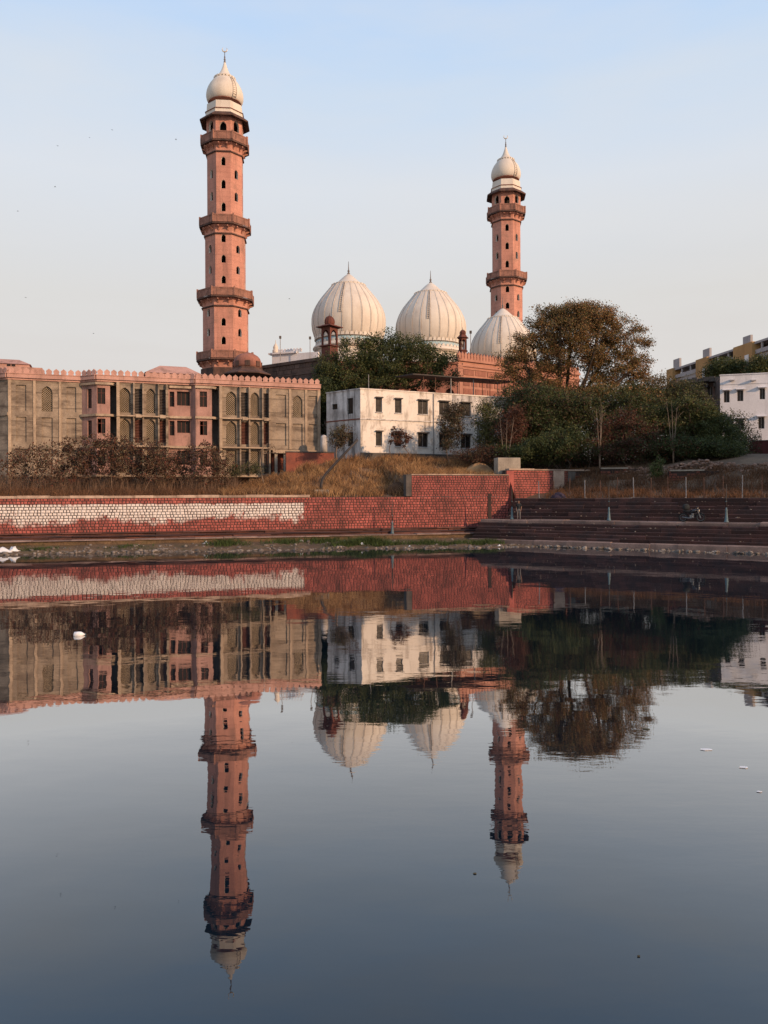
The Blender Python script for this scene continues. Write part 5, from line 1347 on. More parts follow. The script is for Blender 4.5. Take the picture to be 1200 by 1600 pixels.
def tree(name, label, cat, x, Y, blobs, n_attr, n_leaf, leaf, mats, wts=None, trunk_r=0.25, bark='bark', fork=0.35, stems=1, depth=0.8, sig=0.45, seed=1, group=None, base_z=None, tip=0.018,
         shell=2.2, spread=0.5, aspect=0.5, droop=0.2, wig=0.12, limbs=None):
    rng = np.random.default_rng(seed)
    g = P(x, 700, Y); z0 = base_z if base_z is not None else gz(g.x, Y); base = np.array([g.x, Y, z0 - 0.15])
    vols = np.array([b[2] * b[2] * b[3] for b in blobs], float); vols /= vols.sum()
    pts = []
    for b, v in zip(blobs, vols):
        k = max(3, int(round(n_attr * v))); c = np.array(P(b[0], b[1], Y)); s_ = Y / FPX
        q = rng.normal(size=(k, 3)); q /= np.linalg.norm(q, axis=1, keepdims=True); r_ = rng.uniform(0, 1, k) ** (1 / shell)
        q = q * r_[:, None] * np.array([b[2] * s_, b[2] * s_ * depth, b[3] * s_]) ; pts.append(c + q)
    attr = np.concatenate(pts); attr = attr[attr[:, 2] > z0 + 0.25]
    cz = attr[:, 2].min(); hz = attr[:, 2].max()
    st = []
    for k in range(stems):
        off = np.zeros(3) if stems == 1 else np.array([rng.normal() * spread, rng.normal() * spread * .6, 0])
        topz = z0 + (hz - z0) * fork * rng.uniform(.85, 1.15); tp = attr.mean(0); f = 0.35 if stems == 1 else 0.6
        top = np.array([base[0] + off[0] * 2.2 + (tp[0] - base[0]) * f, Y + off[1] * 2 + (tp[1] - Y) * f, topz])
        b0 = base + off; m = max(3, int((topz - z0) / .5)); bend = rng.normal(size=3) * (0.12 if stems == 1 else 0.05) * (topz - z0); bend[2] = 0
        st.append(np.array([b0 + (top - b0) * i / m + bend * math.sin(PI * i / m) for i in range(m + 1)]))
    if limbs:
        f0 = st[0][-1]
        for (lx, ly, dy) in limbs:
            e = np.array(P(lx, ly, Y)) + np.array([0, dy, 0]); m = max(4, int(np.linalg.norm(e - f0) / .7)); side = rng.normal(size=3) * .5; side[2] = 0
            ctl = f0 + (e - f0) * .5 + np.array([(e - f0)[0] * .12, dy * .15, -abs(e[0] - f0[0]) * .10]) + side
            st.append(np.array([(1 - t) ** 2 * f0 + 2 * t * (1 - t) * ctl + t * t * e for t in np.linspace(1 / m, 1, m)]))
    pos, par, cnt = skeleton(base, st, attr, rng, wig=wig, limbs=bool(limbs))
    has = (par >= 0) & (cnt > 0)
    ex = math.log(max(trunk_r / tip, 1.01)) / math.log(max(cnt.max(), 2))
    rad = tip * np.maximum(cnt, 1) ** ex
    i = np.where(has)[0]
    root = thing(name, label, cat, tuple(base), 0, group)
    mt = segs_mesh('trunk', pos[par[i]] - base, pos[i] - base, np.minimum(rad[par[i]], rad[i] * 1.35 + .004), rad[i], bark)
    obj('trunk', mt, root)
    n = n_leaf; src = attr[rng.integers(0, len(attr), n)]; C = src + rng.normal(size=(n, 3)) * np.array([sig, sig, sig * .7])
    C = C[C[:, 2] > z0 + 0.1] - base
    clump = rng.integers(0, len(mats), len(attr))
    midx = rng.choice(len(mats), len(C), p=wts) if len(mats) > 1 else None
    obj('crown', leaf_mesh('crown', C, leaf, mats, midx, aspect, rng, droop), root)
    return root

# big trees
tree('tree', 'dense dark green spreading tree behind the white house roof', 'tree', 636, 96, [(590, 550, 40, 24), (602, 528, 20, 14), (560, 545, 30, 20), (640, 548, 34, 22), (665, 560, 36, 24), (692, 566, 22, 16), (526, 572, 30, 20), (512, 590, 26, 18), (545, 580, 44, 26),
      (600, 575, 50, 26), (655, 588, 46, 20), (570, 600, 60, 14), (690, 590, 26, 14), (545, 604, 40, 12), (706, 556, 9, 7), (625, 530, 12, 9)],
     520, 62000, 0.23, ['leaf_dark', 'leaf_olive'], [0.62, 0.38], 0.42, 'bark', 0.5, sig=0.40, seed=4, depth=0.8, shell=2.6)
tree('tree', 'broad brown-leaved tree with bare dark limbs beside the red crenellated wall', 'tree', 868, 88, [(895, 530, 78, 56), (955, 545, 60, 54), (838, 560, 50, 50), (925, 500, 48, 26), (990, 585, 30, 34), (866, 502, 44, 26), (806, 576, 34, 42), (905, 498, 60, 24), (1000, 560, 24, 34), (812, 612, 26, 22), (985, 604, 32, 20), (935, 606, 44, 16), (850, 608, 46, 18), (895, 612, 60, 12)],
     760, 116000, 0.19, ['leaf_brown', 'leaf_olive', 'leaf_rust'], [0.62, 0.26, 0.12], 0.58, 'bark', 0.26, sig=0.36, seed=8, depth=0.75, shell=2.9, wig=0.14, tip=0.018, limbs=[(818, 575, -1), (838, 540, 2), (868, 520, -2.5), (900, 505, 2.5), (930, 515, -1.5), (962, 535, 1.5), (988, 575, -1), (915, 560, -3.5), (880, 555, 3.5)])
tree('tree', 'narrow dark tree in the gap between the arcaded building and the white house', 'tree', 506, 91, [(506, 620, 13, 40), (500, 655, 10, 30)], 60, 7000, 0.24, ['leaf_dark'], None, 0.16, 'bark', 0.4, seed=21, sig=0.4, base_z=6.5)
tree('tree', 'dark leafy tree nearest the ochre tower behind the bluish white house', 'tree', 1137, 113, [(1137, 576, 26, 16), (1120, 582, 20, 12), (1150, 572, 16, 14)], 90, 11000, 0.28, ['leaf_dark', 'leaf_olive'], [0.6, 0.4], 0.28, 'bark', 0.5, seed=31, sig=0.45)
tree('tree', 'bright-edged leafy tree behind the roof of the bluish white house', 'tree', 1190, 110, [(1192, 574, 26, 17), (1178, 580, 16, 11), (1215, 570, 24, 18)], 90, 11000, 0.28, ['leaf_olive', 'leaf_dark'], [0.6, 0.4], 0.28, 'bark', 0.5, seed=32, sig=0.45)

# thicket to the right of the white house
TH = 'trees and shrubs of the thicket'
thick = [
 ('tree', 'dark evergreen tree in the thicket against the end of the white house', 826, 79.5, [(828, 625, 34, 30), (846, 655, 38, 42), (812, 660, 30, 34)], 170, 20000, 0.22, ['leaf_dark', 'leaf_dry'], [0.75, 0.25], 0.2, 4, 41, 0.3),
 ('shrub', 'fresh green bush growing in front of the white house wall', 766, 79, [(766, 665, 24, 22), (758, 640, 16, 14), (770, 690, 26, 16)], 90, 7500, 0.19, ['leaf_olive', 'leaf_grey'], [0.75, 0.25], 0.07, 4, 42, 0.2),
 ('shrub', 'rusty leaved bush beside the fresh green bush', 800, 77, [(800, 672, 24, 30), (806, 650, 18, 18)], 90, 6000, 0.18, ['leaf_rust', 'leaf_dry'], [0.6, 0.4], 0.07, 5, 43, 0.2),
 ('tree', 'olive green tree in the thicket under the brown tree', 895, 80, [(892, 632, 34, 22), (905, 660, 36, 36), (878, 655, 28, 32)], 170, 16000, 0.20, ['leaf_olive', 'leaf_dark', 'leaf_dry'], [0.3, 0.42, 0.28], 0.16, 1, 44, 0.3),
 ('shrub', 'reddish brown shrub behind the broken brick wall stub', 965, 77.5, [(958, 672, 30, 30), (978, 655, 22, 20), (945, 690, 26, 20)], 120, 8500, 0.18, ['leaf_rust', 'leaf_dry', 'leaf_dark'], [0.55, 0.25, 0.2], 0.08, 5, 45, 0.2),
 ('tree', 'thin olive tree with yellowing top above the reddish shrub', 935, 84, [(935, 615, 34, 18), (960, 628, 30, 16), (915, 628, 26, 16), (975, 612, 20, 14)], 120, 9000, 0.19, ['leaf_olive', 'leaf_brown'], [0.6, 0.4], 0.14, 3, 46, 0.35),
 ('tree', 'half bare brownish tree in front of the decayed old house', 1042, 86, [(1030, 608, 34, 24), (1052, 632, 30, 26), (1012, 625, 24, 22)], 150, 9500, 0.18, ['leaf_grey', 'leaf_brown'], [0.6, 0.4], 0.16, 3, 47, 0.35),
 ('tree', 'green leafy tree in the thicket left of the bluish white house', 1062, 79, [(1062, 650, 40, 32), (1040, 670, 34, 36), (1080, 632, 30, 22), (1010, 662, 30, 34)], 220, 22000, 0.20, ['leaf_olive', 'leaf_dark', 'leaf_dry'], [0.5, 0.38, 0.12], 0.16, 4, 48, 0.25),
 ('tree', 'dark low tree covering the corner of the bluish white house', 1112, 78.5, [(1112, 672, 40, 30), (1098, 650, 26, 22), (1138, 690, 30, 22)], 180, 18000, 0.20, ['leaf_dark', 'leaf_olive'], [0.7, 0.3], 0.14, 4, 49, 0.25),
 ('shrub', 'loose grey-green bush below the hooded windows of the bluish white house', 1150, 82, [(1150, 668, 20, 26), (1165, 690, 18, 14)], 70, 3500, 0.17, ['leaf_grey', 'leaf_olive'], [0.5, 0.5], 0.06, 4, 50, 0.2),
 ('shrub', 'dense dark undergrowth bush at the foot of the olive tree', 870, 76.5, [(868, 700, 44, 20), (905, 704, 36, 16)], 130, 11000, 0.18, ['leaf_dark', 'leaf_dry'], [0.7, 0.3], 0.06, 6, 51, 0.15),
 ('shrub', 'dense dark undergrowth bush below the green leafy tree', 1030, 76.5, [(1030, 698, 50, 18), (1070, 702, 40, 16)], 130, 11000, 0.18, ['leaf_dark', 'leaf_rust'], [0.8, 0.2], 0.06, 6, 52, 0.15),
 ('shrub', 'dark mass of foliage filling the foot of the thicket behind the retaining wall', 845, 75.8, [(840, 705, 46, 20), (800, 706, 30, 18), (880, 690, 40, 26)], 150, 15000, 0.19, ['leaf_dark', 'leaf_olive'], [0.8, 0.2], 0.06, 6, 53, 0.15),
 ('shrub', 'rusty undergrowth bush between the two pale saplings', 985, 76.2, [(985, 700, 44, 20), (940, 702, 34, 18), (1000, 675, 30, 20)], 150, 12000, 0.18, ['leaf_rust', 'leaf_dry', 'leaf_dark'], [0.4, 0.3, 0.3], 0.06, 6, 54, 0.15),
 ('tree', 'dark olive tree filling the middle of the thicket', 965, 82, [(965, 640, 46, 30), (925, 650, 40, 34), (1000, 640, 36, 30), (955, 675, 50, 30)], 220, 24000, 0.21, ['leaf_dark', 'leaf_olive', 'leaf_dry'], [0.4, 0.4, 0.2], 0.16, 4, 55, 0.25),
 ('tree', 'dark tree under the left side of the brown tree', 850, 83, [(850, 630, 44, 32), (800, 640, 34, 30), (885, 640, 36, 30), (840, 670, 50, 34)], 220, 24000, 0.21, ['leaf_dark', 'leaf_olive', 'leaf_dry'], [0.6, 0.15, 0.25], 0.16, 4, 56, 0.25),
 ('shrub', 'dark bush at the right end of the thicket beside the maroon enclosure', 1120, 76, [(1120, 700, 44, 18), (1085, 700, 30, 18), (1150, 704, 24, 12)], 140, 13000, 0.18, ['leaf_dark', 'leaf_olive'], [0.75, 0.25], 0.06, 6, 57, 0.15),
 ('tree', 'olive brown tree closing the gap left of the decayed old house', 1000, 83.5, [(1005, 635, 34, 36), (985, 615, 24, 22), (1025, 650, 30, 30)], 170, 17000, 0.20, ['leaf_olive', 'leaf_brown', 'leaf_dark'], [0.45, 0.3, 0.25], 0.14, 3, 59, 0.3),
 ('tree', 'ragged grey-green tree top showing above the thicket before the decayed old house', 1075, 84, [(1078, 612, 22, 16), (1060, 602, 16, 12), (1094, 628, 20, 16), (1046, 618, 16, 14)], 90, 5500, 0.19, ['leaf_grey', 'leaf_olive'], [0.5, 0.5], 0.12, 1, 60, 0.4),
 ('shrub', 'brownish weedy bush between the white house and the concrete block', 752, 76.5, [(752, 712, 36, 14), (720, 712, 26, 10), (790, 712, 24, 14)], 110, 6500, 0.16, ['leaf_dry', 'leaf_rust', 'leaf_grey'], [0.5, 0.3, 0.2], 0.05, 6, 58, 0.15),
]
for nm, lab, x, Y, bl, na, nl, ls, ms_, wt, tr, stm, sd, fk in thick:
    tree(nm, lab, nm, x, Y, bl, na, nl, ls, ms_, wt, tr, 'bark', fk, stm, 0.9, 0.36, sd, TH, spread=0.55)

ug = np.random.default_rng(77); C = []
for k in range(42000):
    x = ug.uniform(745, 1190); Y = ug.uniform(78, 88); q = P(x, 700, Y); z = gz(q.x, Y)
    C.append((q.x, Y, z + abs(ug.normal()) * (0.85 + .35 * math.sin(x * .06)) + .05))
o = stuff(obj('undergrowth', leaf_mesh('undergrowth', np.array(C), 0.17, ['leaf_dry', 'leaf_dark', 'leaf_rust'], ug.choice(3, len(C), p=[.45, .35, .2]), .5, ug)))
tag(o, 'tangled low undergrowth along the foot of the thicket', 'undergrowth')

# shrubs in front of the white house
tree('shrub', 'tall sparse grey-brown shrub before the white house windows', 'shrub', 708, 79.5, [(708, 660, 20, 32), (716, 640, 14, 14), (704, 690, 16, 16)], 110, 6500, 0.18, ['leaf_grey', 'leaf_dry'], [0.6, 0.4], 0.06, 'twig', 0.2, 5, 0.8, 0.30, 61)
tree('shrub', 'small withered shrub with dark leaves against the clean white wall', 'shrub', 624, 79, [(624, 686, 17, 15), (614, 676, 8, 9), (636, 682, 8, 9)], 44, 900, 0.22, ['leaf_rust', 'leaf_dry'], [0.6, 0.4], 0.04, 'twig', 0.2, 3, 0.8, 0.15, 62)
tree('shrub', 'dull olive shrub at the shaded corner of the white house', 'shrub', 531, 79.5, [(531, 688, 18, 18), (538, 676, 12, 12)], 60, 3200, 0.16, ['leaf_grey', 'leaf_dry'], [0.7, 0.3], 0.05, 'twig', 0.2, 4, 0.8, 0.26, 63)

# scrub in front of the arcaded building: tall leafless stems with withered tops
SC = 'withered scrub before the arcaded building'
scrub_lab = 'withered brown scrub bush with bare stems before the arcaded building'
rsx = np.random.default_rng(70)
for i, (x, yt, wd, Y, dens) in enumerate([(22, 700, 22, 68, .6), (48, 690, 24, 70, .9), (78, 700, 24, 67, .8), (104, 684, 26, 71, 1.3), (130, 688, 24, 69, 1.3), (158, 676, 28, 71, 1.6), (186, 682, 26, 68, 1.6), (212, 684, 26, 71, 1.5), (240, 690, 24, 69, 1.5),
                                        (268, 700, 24, 71, 1.3), (296, 694, 22, 72, 1.0), (322, 690, 22, 70, 1.2), (345, 702, 20, 72, .9)]):
    scrub_l = ('thin ' if dens < 1 else 'leafier ') + scrub_lab
    tree('scrub_bush', scrub_l, 'shrub', x, Y, [(x, yt + 12, wd, 13), (x + 6, yt + 30, wd * 1.0, 18), (x - 8, yt + 26, wd * .9, 15), (x, yt + 50, wd * 1.1, 16)], 120, int(1350 * dens), 0.20, ['leaf_dry', 'leaf_rust', 'leaf_grey'], [.5, .3, .2], 0.030, 'twig', 0.12, 12, .9, 0.19, 80 + i, SC + (', thin ones' if dens < 1 else ', leafier ones'), spread=0.85, tip=0.012)
tree('shrub', 'low yellow-green shrub below the pierced arches of the arcaded building', 'shrub', 382, 73, [(372, 735, 18, 12), (395, 732, 16, 13)], 60, 2600, 0.14, ['leaf_grey', 'leaf_olive'], [.6, .4], 0.04, 'twig', .2, 5, .8, .2, 97)
tree('bare_sapling', 'bare pale-stemmed sapling beside the open basement of the arcaded building', 'sapling', 418, 75, [(418, 702, 16, 14)], 20, 100, 0.12, ['leaf_dry'], None, 0.06, 'bark_pale', .35, 4, .6, .2, 98)
def sapling(x, Y, yt, lab, seed):
    rr = random.Random(seed); g = P(x, 700, Y); z0 = gz(g.x, Y); h = P(x, yt, Y).z - z0
    t = thing('bare_sapling', lab, 'sapling', (g.x, Y, z0 - .1))
    m_ = MB(); k = rr.uniform(.25, .4)
    for s_ in (-1, .15, 1):
        lx, ly = s_ * h * rr.uniform(.05, .12), rr.uniform(-.1, .1) * h
        pts = [(0, 0, 0), (s_ * .03, 0, h * k * .5), (s_ * .05, 0, h * k), (lx * .5, ly * .5, h * (k + .25)), (lx * .8, ly * .8, h * .82), (lx, ly, h * rr.uniform(.92, 1.05))]
        m_.tube(pts, [.06, .055, .045, .035, .02, .008], 6)
        for q in range(4):
            a = Vector(pts[3]).lerp(Vector(pts[5]), rr.uniform(0, .9)); b = a + Vector((rr.uniform(-.9, .9), rr.uniform(-.6, .6), rr.uniform(.4, 1.1)))
            m_.tube([a, a.lerp(b, .5) + Vector((0, 0, .1)), b], [.015, .011, .005], 4)
    m_.build('trunk', 'bark_pale', t, True)
for x, yt, lab, sd in ((937, 632, 'pale bare forked sapling rising out of the thicket behind the brick stub', 99), (1052, 628, 'pale bare sapling standing before the green leafy tree', 100), (790, 650, 'thin bare sapling beside the concrete block', 101)):
    sapling(x, 75.2, yt, lab, sd)
tree('shrub', 'bright green weed shrub on the dry bank behind the wire fence', 'shrub', 1027, 69, [(1027, 735, 12, 14), (1030, 720, 8, 8)], 40, 1800, 0.14, ['green_weed', 'leaf_olive'], [.6, .4], 0.03, 'twig', .2, 4, .8, .18, 102)

# ---- grass: uncountable blades
def blades(name, pts, hgt, width, mat, rng, lean=0.5):
    n = len(pts); C = np.asarray(pts)
    a = rng.uniform(0, 2 * PI, n); w = (width * rng.uniform(.6, 1.4, n))[:, None]; h = (hgt * rng.uniform(.45, 1.35, n))[:, None]
    side = np.stack([np.cos(a), np.sin(a) * .5, np.zeros(n)], 1); ln = rng.normal(size=(n, 3)) * lean; ln[:, 2] = 0
    tip = C + ln * h + np.array([[0, 0, 1]]) * h; mid = C + ln * h * .3 + np.array([[0, 0, .6]]) * h
    V = np.stack([C - side * w, C + side * w, mid + side * w * .6, mid - side * w * .6, tip], 1).reshape(-1, 3)
    b = np.arange(n)[:, None] * 5
    Fq = b + np.array([[0, 1, 2, 3]]); Ft = b + np.array([[3, 2, 4, 4]])
    me = bpy.data.meshes.new(name); V = V.tolist(); F = Fq.tolist() + [t[:3] for t in Ft.tolist()]
    me.from_pydata(V, [], F); me.materials.append(MATS[mat]); me.update()
    return stuff(obj(name, me))
def scatter(F_, u0, u1, y0, y1, n, rng, clump=0.0):
    out = []
    k = 0
    while len(out) < n and k < n * 6:
        k += 1
        u, y = rng.uniform(u0, u1), rng.uniform(y0, y1)
        if clump and (math.sin(u * 1.9 + 1.3 * math.sin(y * .8)) * math.sin(y * 1.5 + u * .4) + rng.uniform(-1, 1) * .9) < clump - .5: continue
        p = wpt(F_, u, y); out.append((p.x, p.y, gz(p.x, p.y) - 0.03))
    return out
gr = np.random.default_rng(5)
g1 = blades('dry_grass', scatter(WL, 17, 43, 0.75, 13.5, 17000, gr, 0.45), 0.75, 0.024, 'dry_grass', gr)
g4 = blades('dead_weeds', scatter(WL, 17, 43, 0.75, 13.5, 12000, gr, 0.3), 0.55, 0.03, 'brown_grass', gr, .8); tag(g4, 'dark dead weeds tangled among the straw on the slope', 'weeds')
g2 = blades('brown_grass', scatter(WL, -14, 23, 0.75, 15, 30000, gr, 0.1), 0.70, 0.024, 'brown_grass', gr)
g3 = blades('dry_bank_grass', scatter(WR, 0.5, 36, 7.3, 15, 22000, gr, 0.1), 0.55, 0.024, 'brown_grass', gr)
for g_, lab in ((g1, 'tall straw-coloured dry grass on the slope below the white house'), (g2, 'brown dry grass below the arcaded building'), (g3, 'brown dry grass on the bank above the terrace')):
    tag(g_, lab, 'grass')

# straggly dry brush among the scrub
bpts = [q for q in scatter(WL, -14, 19, 5.5, 14.5, 11000, gr, 0.25)]
g5 = blades('dry_brush', bpts, 1.7, 0.016, 'twig_brush', gr, .28); tag(g5, 'straggly leafless dry brush standing before the arcaded building', 'brush')

# green weeds along the water
def weed_clump(x, Y_off, n, h, lab):
    u = WL.uz(x, 840, 3.0)[0]
    pts = []
    r_ = np.random.default_rng(int(x))
    for k in range(n):
        p = wpt(WL, u + r_.normal() * 0.8, -(Y_off + r_.normal() * .28)); hh = _bank.ray_cast(Vector((p.x, p.y, 5)), Vector((0, 0, -1)))
        z = hh[0].z if hh[0] is not None else 0.2
        pts.append((p.x, p.y, max(z, 0.02) - .02))
    o = blades('weed_clump', pts, h, 0.03, 'green_weed', r_, .8); del o['kind']
    tag(o, lab, 'weeds', 'weeds along the water')
WLAB = 'clump of green weeds on the muddy bank below the brick wall'
for x, yo, n, h in ((60, 3.0, 260, .22), (352, 3.1, 500, .45), (445, 2.9, 320, .42), (505, 2.8, 420, .4), (540, 4.6, 700, .45), (568, 4.4, 900, .6), (590, 4.9, 600, .4), (650, 5.0, 420, .35), (690, 5.6, 420, .32), (735, 6.0, 500, .4), (760, 5.4, 260, .3), (200, 3.2, 160, .2)):
    weed_clump(x, yo, n, h, WLAB)

# ---- stones: shore pebbles, rubble
def rock(m_, c, r_, rng):
    ph = (1 + 5 ** .5) / 2
    vs = [(-1, ph, 0), (1, ph, 0), (-1, -ph, 0), (1, -ph, 0), (0, -1, ph), (0, 1, ph), (0, -1, -ph), (0, 1, -ph), (ph, 0, -1), (ph, 0, 1), (-ph, 0, -1), (-ph, 0, 1)]
    fs = [(0, 11, 5), (0, 5, 1), (0, 1, 7), (0, 7, 10), (0, 10, 11), (1, 5, 9), (5, 11, 4), (11, 10, 2), (10, 7, 6), (7, 1, 8), (3, 9, 4), (3, 4, 2), (3, 2, 6), (3, 6, 8), (3, 8, 9), (4, 9, 5), (2, 4, 11), (6, 2, 10), (8, 6, 7), (9, 8, 1)]
    sx, sy, sz = rng.uniform(.7, 1.4), rng.uniform(.7, 1.3), rng.uniform(.45, .9); a = rng.uniform(0, 6.28); ca, sa = math.cos(a), math.sin(a)
    pts = []
    for x, y, z in vs:
        k = r_ / 1.9 * rng.uniform(.72, 1.22); x, y, z = x * k * sx, y * k * sy, z * k * sz
        pts.append((c[0] + x * ca - y * sa, c[1] + x * sa + y * ca, c[2] + z))
    i = m_.add(pts)
    for f_ in fs: m_.face([i + q for q in f_])
rk = random.Random(12)
m_ = MB()
for k in range(900):
    u = rk.uniform(-14, 44); sd = shore_d(u); d = sd + rk.gauss(-0.15, .28) if rk.random() < .6 else rk.uniform(2.3, sd)
    p = wpt(WL, u, -d); h = _bank.ray_cast(Vector((p.x, p.y, 5)), Vector((0, 0, -1))); z = h[0].z if h[0] is not None else 0
    rock(m_, (p.x, p.y, max(z, -.05) + .01), rk.choice((.05, .07, .09, .12, .18)), rk)
for k in range(420):
    u = rk.uniform(-3, 34); p = wpt(WR, u, -abs(rk.gauss(.15, .35)) + .02); rock(m_, (p.x, p.y, rk.uniform(-.04, .08)), rk.choice((.06, .08, .1, .16, .22)), rk)
o = stuff(m_.build('shore_stones', 'shore_stone')); tag(o, 'stones and rubbish lying along the waterline', 'stones')
m_ = MB()
for k in range(1300):
    u = rk.uniform(5.5, 36) if k > 250 else rk.uniform(11, 36); y = 6 + 9.4 + rk.gauss(0, .75) if k % 3 else 6 + rk.uniform(8.2, 11.0)
    p = wpt(WR, u, y); z = gz(p.x, p.y)
    bump = 0.55 * max(0, math.sin(u * .55 + 1.0)) * math.exp(-((y - 15.4) / 1.0) ** 2)
    rock(m_, (p.x, p.y, z + rk.uniform(0, 1) * bump + .03), rk.choice((.06, .08, .10, .13, .18, .24)), rk)
o = stuff(m_.build('rubble', 'rubble_stone')); tag(o, 'broken brick and stone rubble along the top of the right bank', 'rubble')

m_ = MB()
for k in range(520):
    u = rk.uniform(-3, 34); row = rk.choice(lower[1:] + upper); p = wpt(WR, u if row in lower else max(u, -1.4), row[0] + rk.uniform(.02, .3))
    rock(m_, (p.x, p.y, row[2] + .012), rk.choice((.02, .03, .03, .045, .07)), rk)
o = stuff(m_.build('step_litter', 'shore_stone')); tag(o, 'small stones and litter scattered over the dark steps', 'litter')

def mound(x, y, Y, wpx, hpx, lab, mat, name='earth_mound', cat='mound', seed=1):
    c = P(x, y, Y); s_ = Y / FPX; rr = random.Random(seed)
    m_ = MB(); n, k = 28, 9; rings = []
    for j in range(k):
        t = j / (k - 1) * PI / 2
        rings.append(m_.add([(wpx * s_ / 2 * math.cos(t) * math.cos(2 * PI * i / n) * rr.uniform(.88, 1.12), wpx * s_ / 2.4 * math.cos(t) * math.sin(2 * PI * i / n) * rr.uniform(.88, 1.12), hpx * s_ * (math.sin(t) ** 1.3) * rr.uniform(.9, 1.1) - .15) for i in range(n)]))
    for a, b in zip(rings[:-1], rings[1:]):
        for i in range(n): m_.face([a + i, a + (i + 1) % n, b + (i + 1) % n, b + i])
    o = m_.build(name, mat, None, True, (c.x, Y, c.z)); return tag(o, lab, cat)
mound(748, 742, 74.5, 50, 20, 'rounded heap of dry earth and straw behind the taller brick wall', 'dry_grass', seed=2)
mound(622, 775, 70.6, 42, 24, 'collapsed heap of dry reeds beside the dark wall pier', 'brown_grass', 'reed_heap', 'heap', 3)
mound(873, 776, 69.5, 24, 9, 'dark purple cloth heap on the terrace in front of the retaining wall', 'cloth_purple', 'cloth_heap', 'cloth', 4)

# ================================================================== SMALL THINGS
# leaning bent lamp pole with its footing
bp_ = P(503, 776, 68.6); fz = gz(bp_.x, bp_.y)
t = thing('bent_pole', 'black lamp pole bent over and leaning towards the white house corner', 'pole', (bp_.x, bp_.y, fz))
pts = [P(503, y_, 68.6) if False else P(x_, y_, 68.6) for x_, y_ in ((502, 768), (502, 757), (504, 749), (509, 741), (518, 731), (540, 707), (559, 687))]
pts = [p - Vector((bp_.x, bp_.y, fz)) for p in pts]
m_ = MB(); m_.tube(pts, [.14, .14, .135, .13, .12, .11, .09], 8); m_.build('pole', 'iron_dark', t, True)
m_ = MB(); m_.tube([pts[-1] + Vector((-.5, 0, -.42)), pts[-1] + Vector((-.15, 0, .05)), pts[-1] + Vector((.02, 0, .28))], [.03, .03, .02], 5); m_.build('bracket_arm', 'iron_dark', t)
m_ = MB(); m_.box(-.62, .62, -.4, .4, -.3, P(503, 765, 68.6).z - fz); fo = m_.build('footing', 'concrete', t)

# lamp posts on the ledges
LP = 'lamp posts along the steps'
def lamp_post(p, h, lab, first=None):
    if first is not None:
        o = copy_tree(first); o.location = p; o['label'] = lab; return o
    t = thing('lamp_post', lab, 'lamp post', p, 0, LP)
    m_ = MB(); m_.lathe([(.17, 0), (.17, .07), (.13, .10), (.12, .22), (.095, .55), (.072, .85), (.085, .88), (.085, .94), (.06, .98), (.045, 1.12)], 12); m_.build('base', 'pole_blue', t, True)
    m_ = MB(); m_.lathe([(.045, 1.10), (.042, 1.9), (.03, h - .1), (.012, h)], 8); m_.build('pole', 'iron_dark', t, True)
    m_ = MB(); m_.lathe([(.05, 1.55), (.065, 1.58), (.05, 1.61)], 8); m_.build('collar', 'pole_blue', t, True)
    return t
lp1 = lamp_post(wpt(WL, WL.uz(613, 832, 1.55)[0], -1.55, 0.93), 2.9, 'blue-footed lamp post standing below the brick wall')
for x, lab in ((800, 'lamp post on the walkway next to the standing person'), (951.5, 'lamp post on the walkway between the person and the motorcycle'), (1135, 'lamp post on the walkway beside the parked motorcycle')):
    lamp_post(wpt(WR, WR.uz(x, 812, -2.7)[0], 2.7, 2.10), 2.9, lab, lp1)

# wire fence on the terrace edge
fu0, fu1 = 0.4, 30.0
fence = thing('wire_fence', 'rusty iron post and wire fence along the top of the dark steps', 'fence', tuple(wpt(WR, fu0, 6.75, 3.90)), WR.ang)
fr = random.Random(4); n_ = 22
for k in range(n_):
    u = (fu1 - fu0) * k / (n_ - 1); h = fr.uniform(1.55, 1.85); lx, ly = fr.uniform(-.06, .06), fr.uniform(-.06, .06)
    m_ = MB(); m_.hexa([(u - .03, -.03, -.05), (u + .03, -.03, -.05), (u + .03, .03, -.05), (u - .03, .03, -.05), (u - .03 + lx, -.03 + ly, h), (u + .03 + lx, -.03 + ly, h), (u + .03 + lx, .03 + ly, h), (u - .03 + lx, .03 + ly, h)])
    m_.build('post', 'iron_rust' if k % 3 else 'pole_grey', fence)
for k in range(7):
    z = .18 + .22 * k; m_ = MB(); m_.tube([((fu1 - fu0) * i / 42, -.04, z + .02 * math.sin(i * 1.7 + k)) for i in range(43)], .006, 3); m_.build('wire', 'iron_rust', fence)

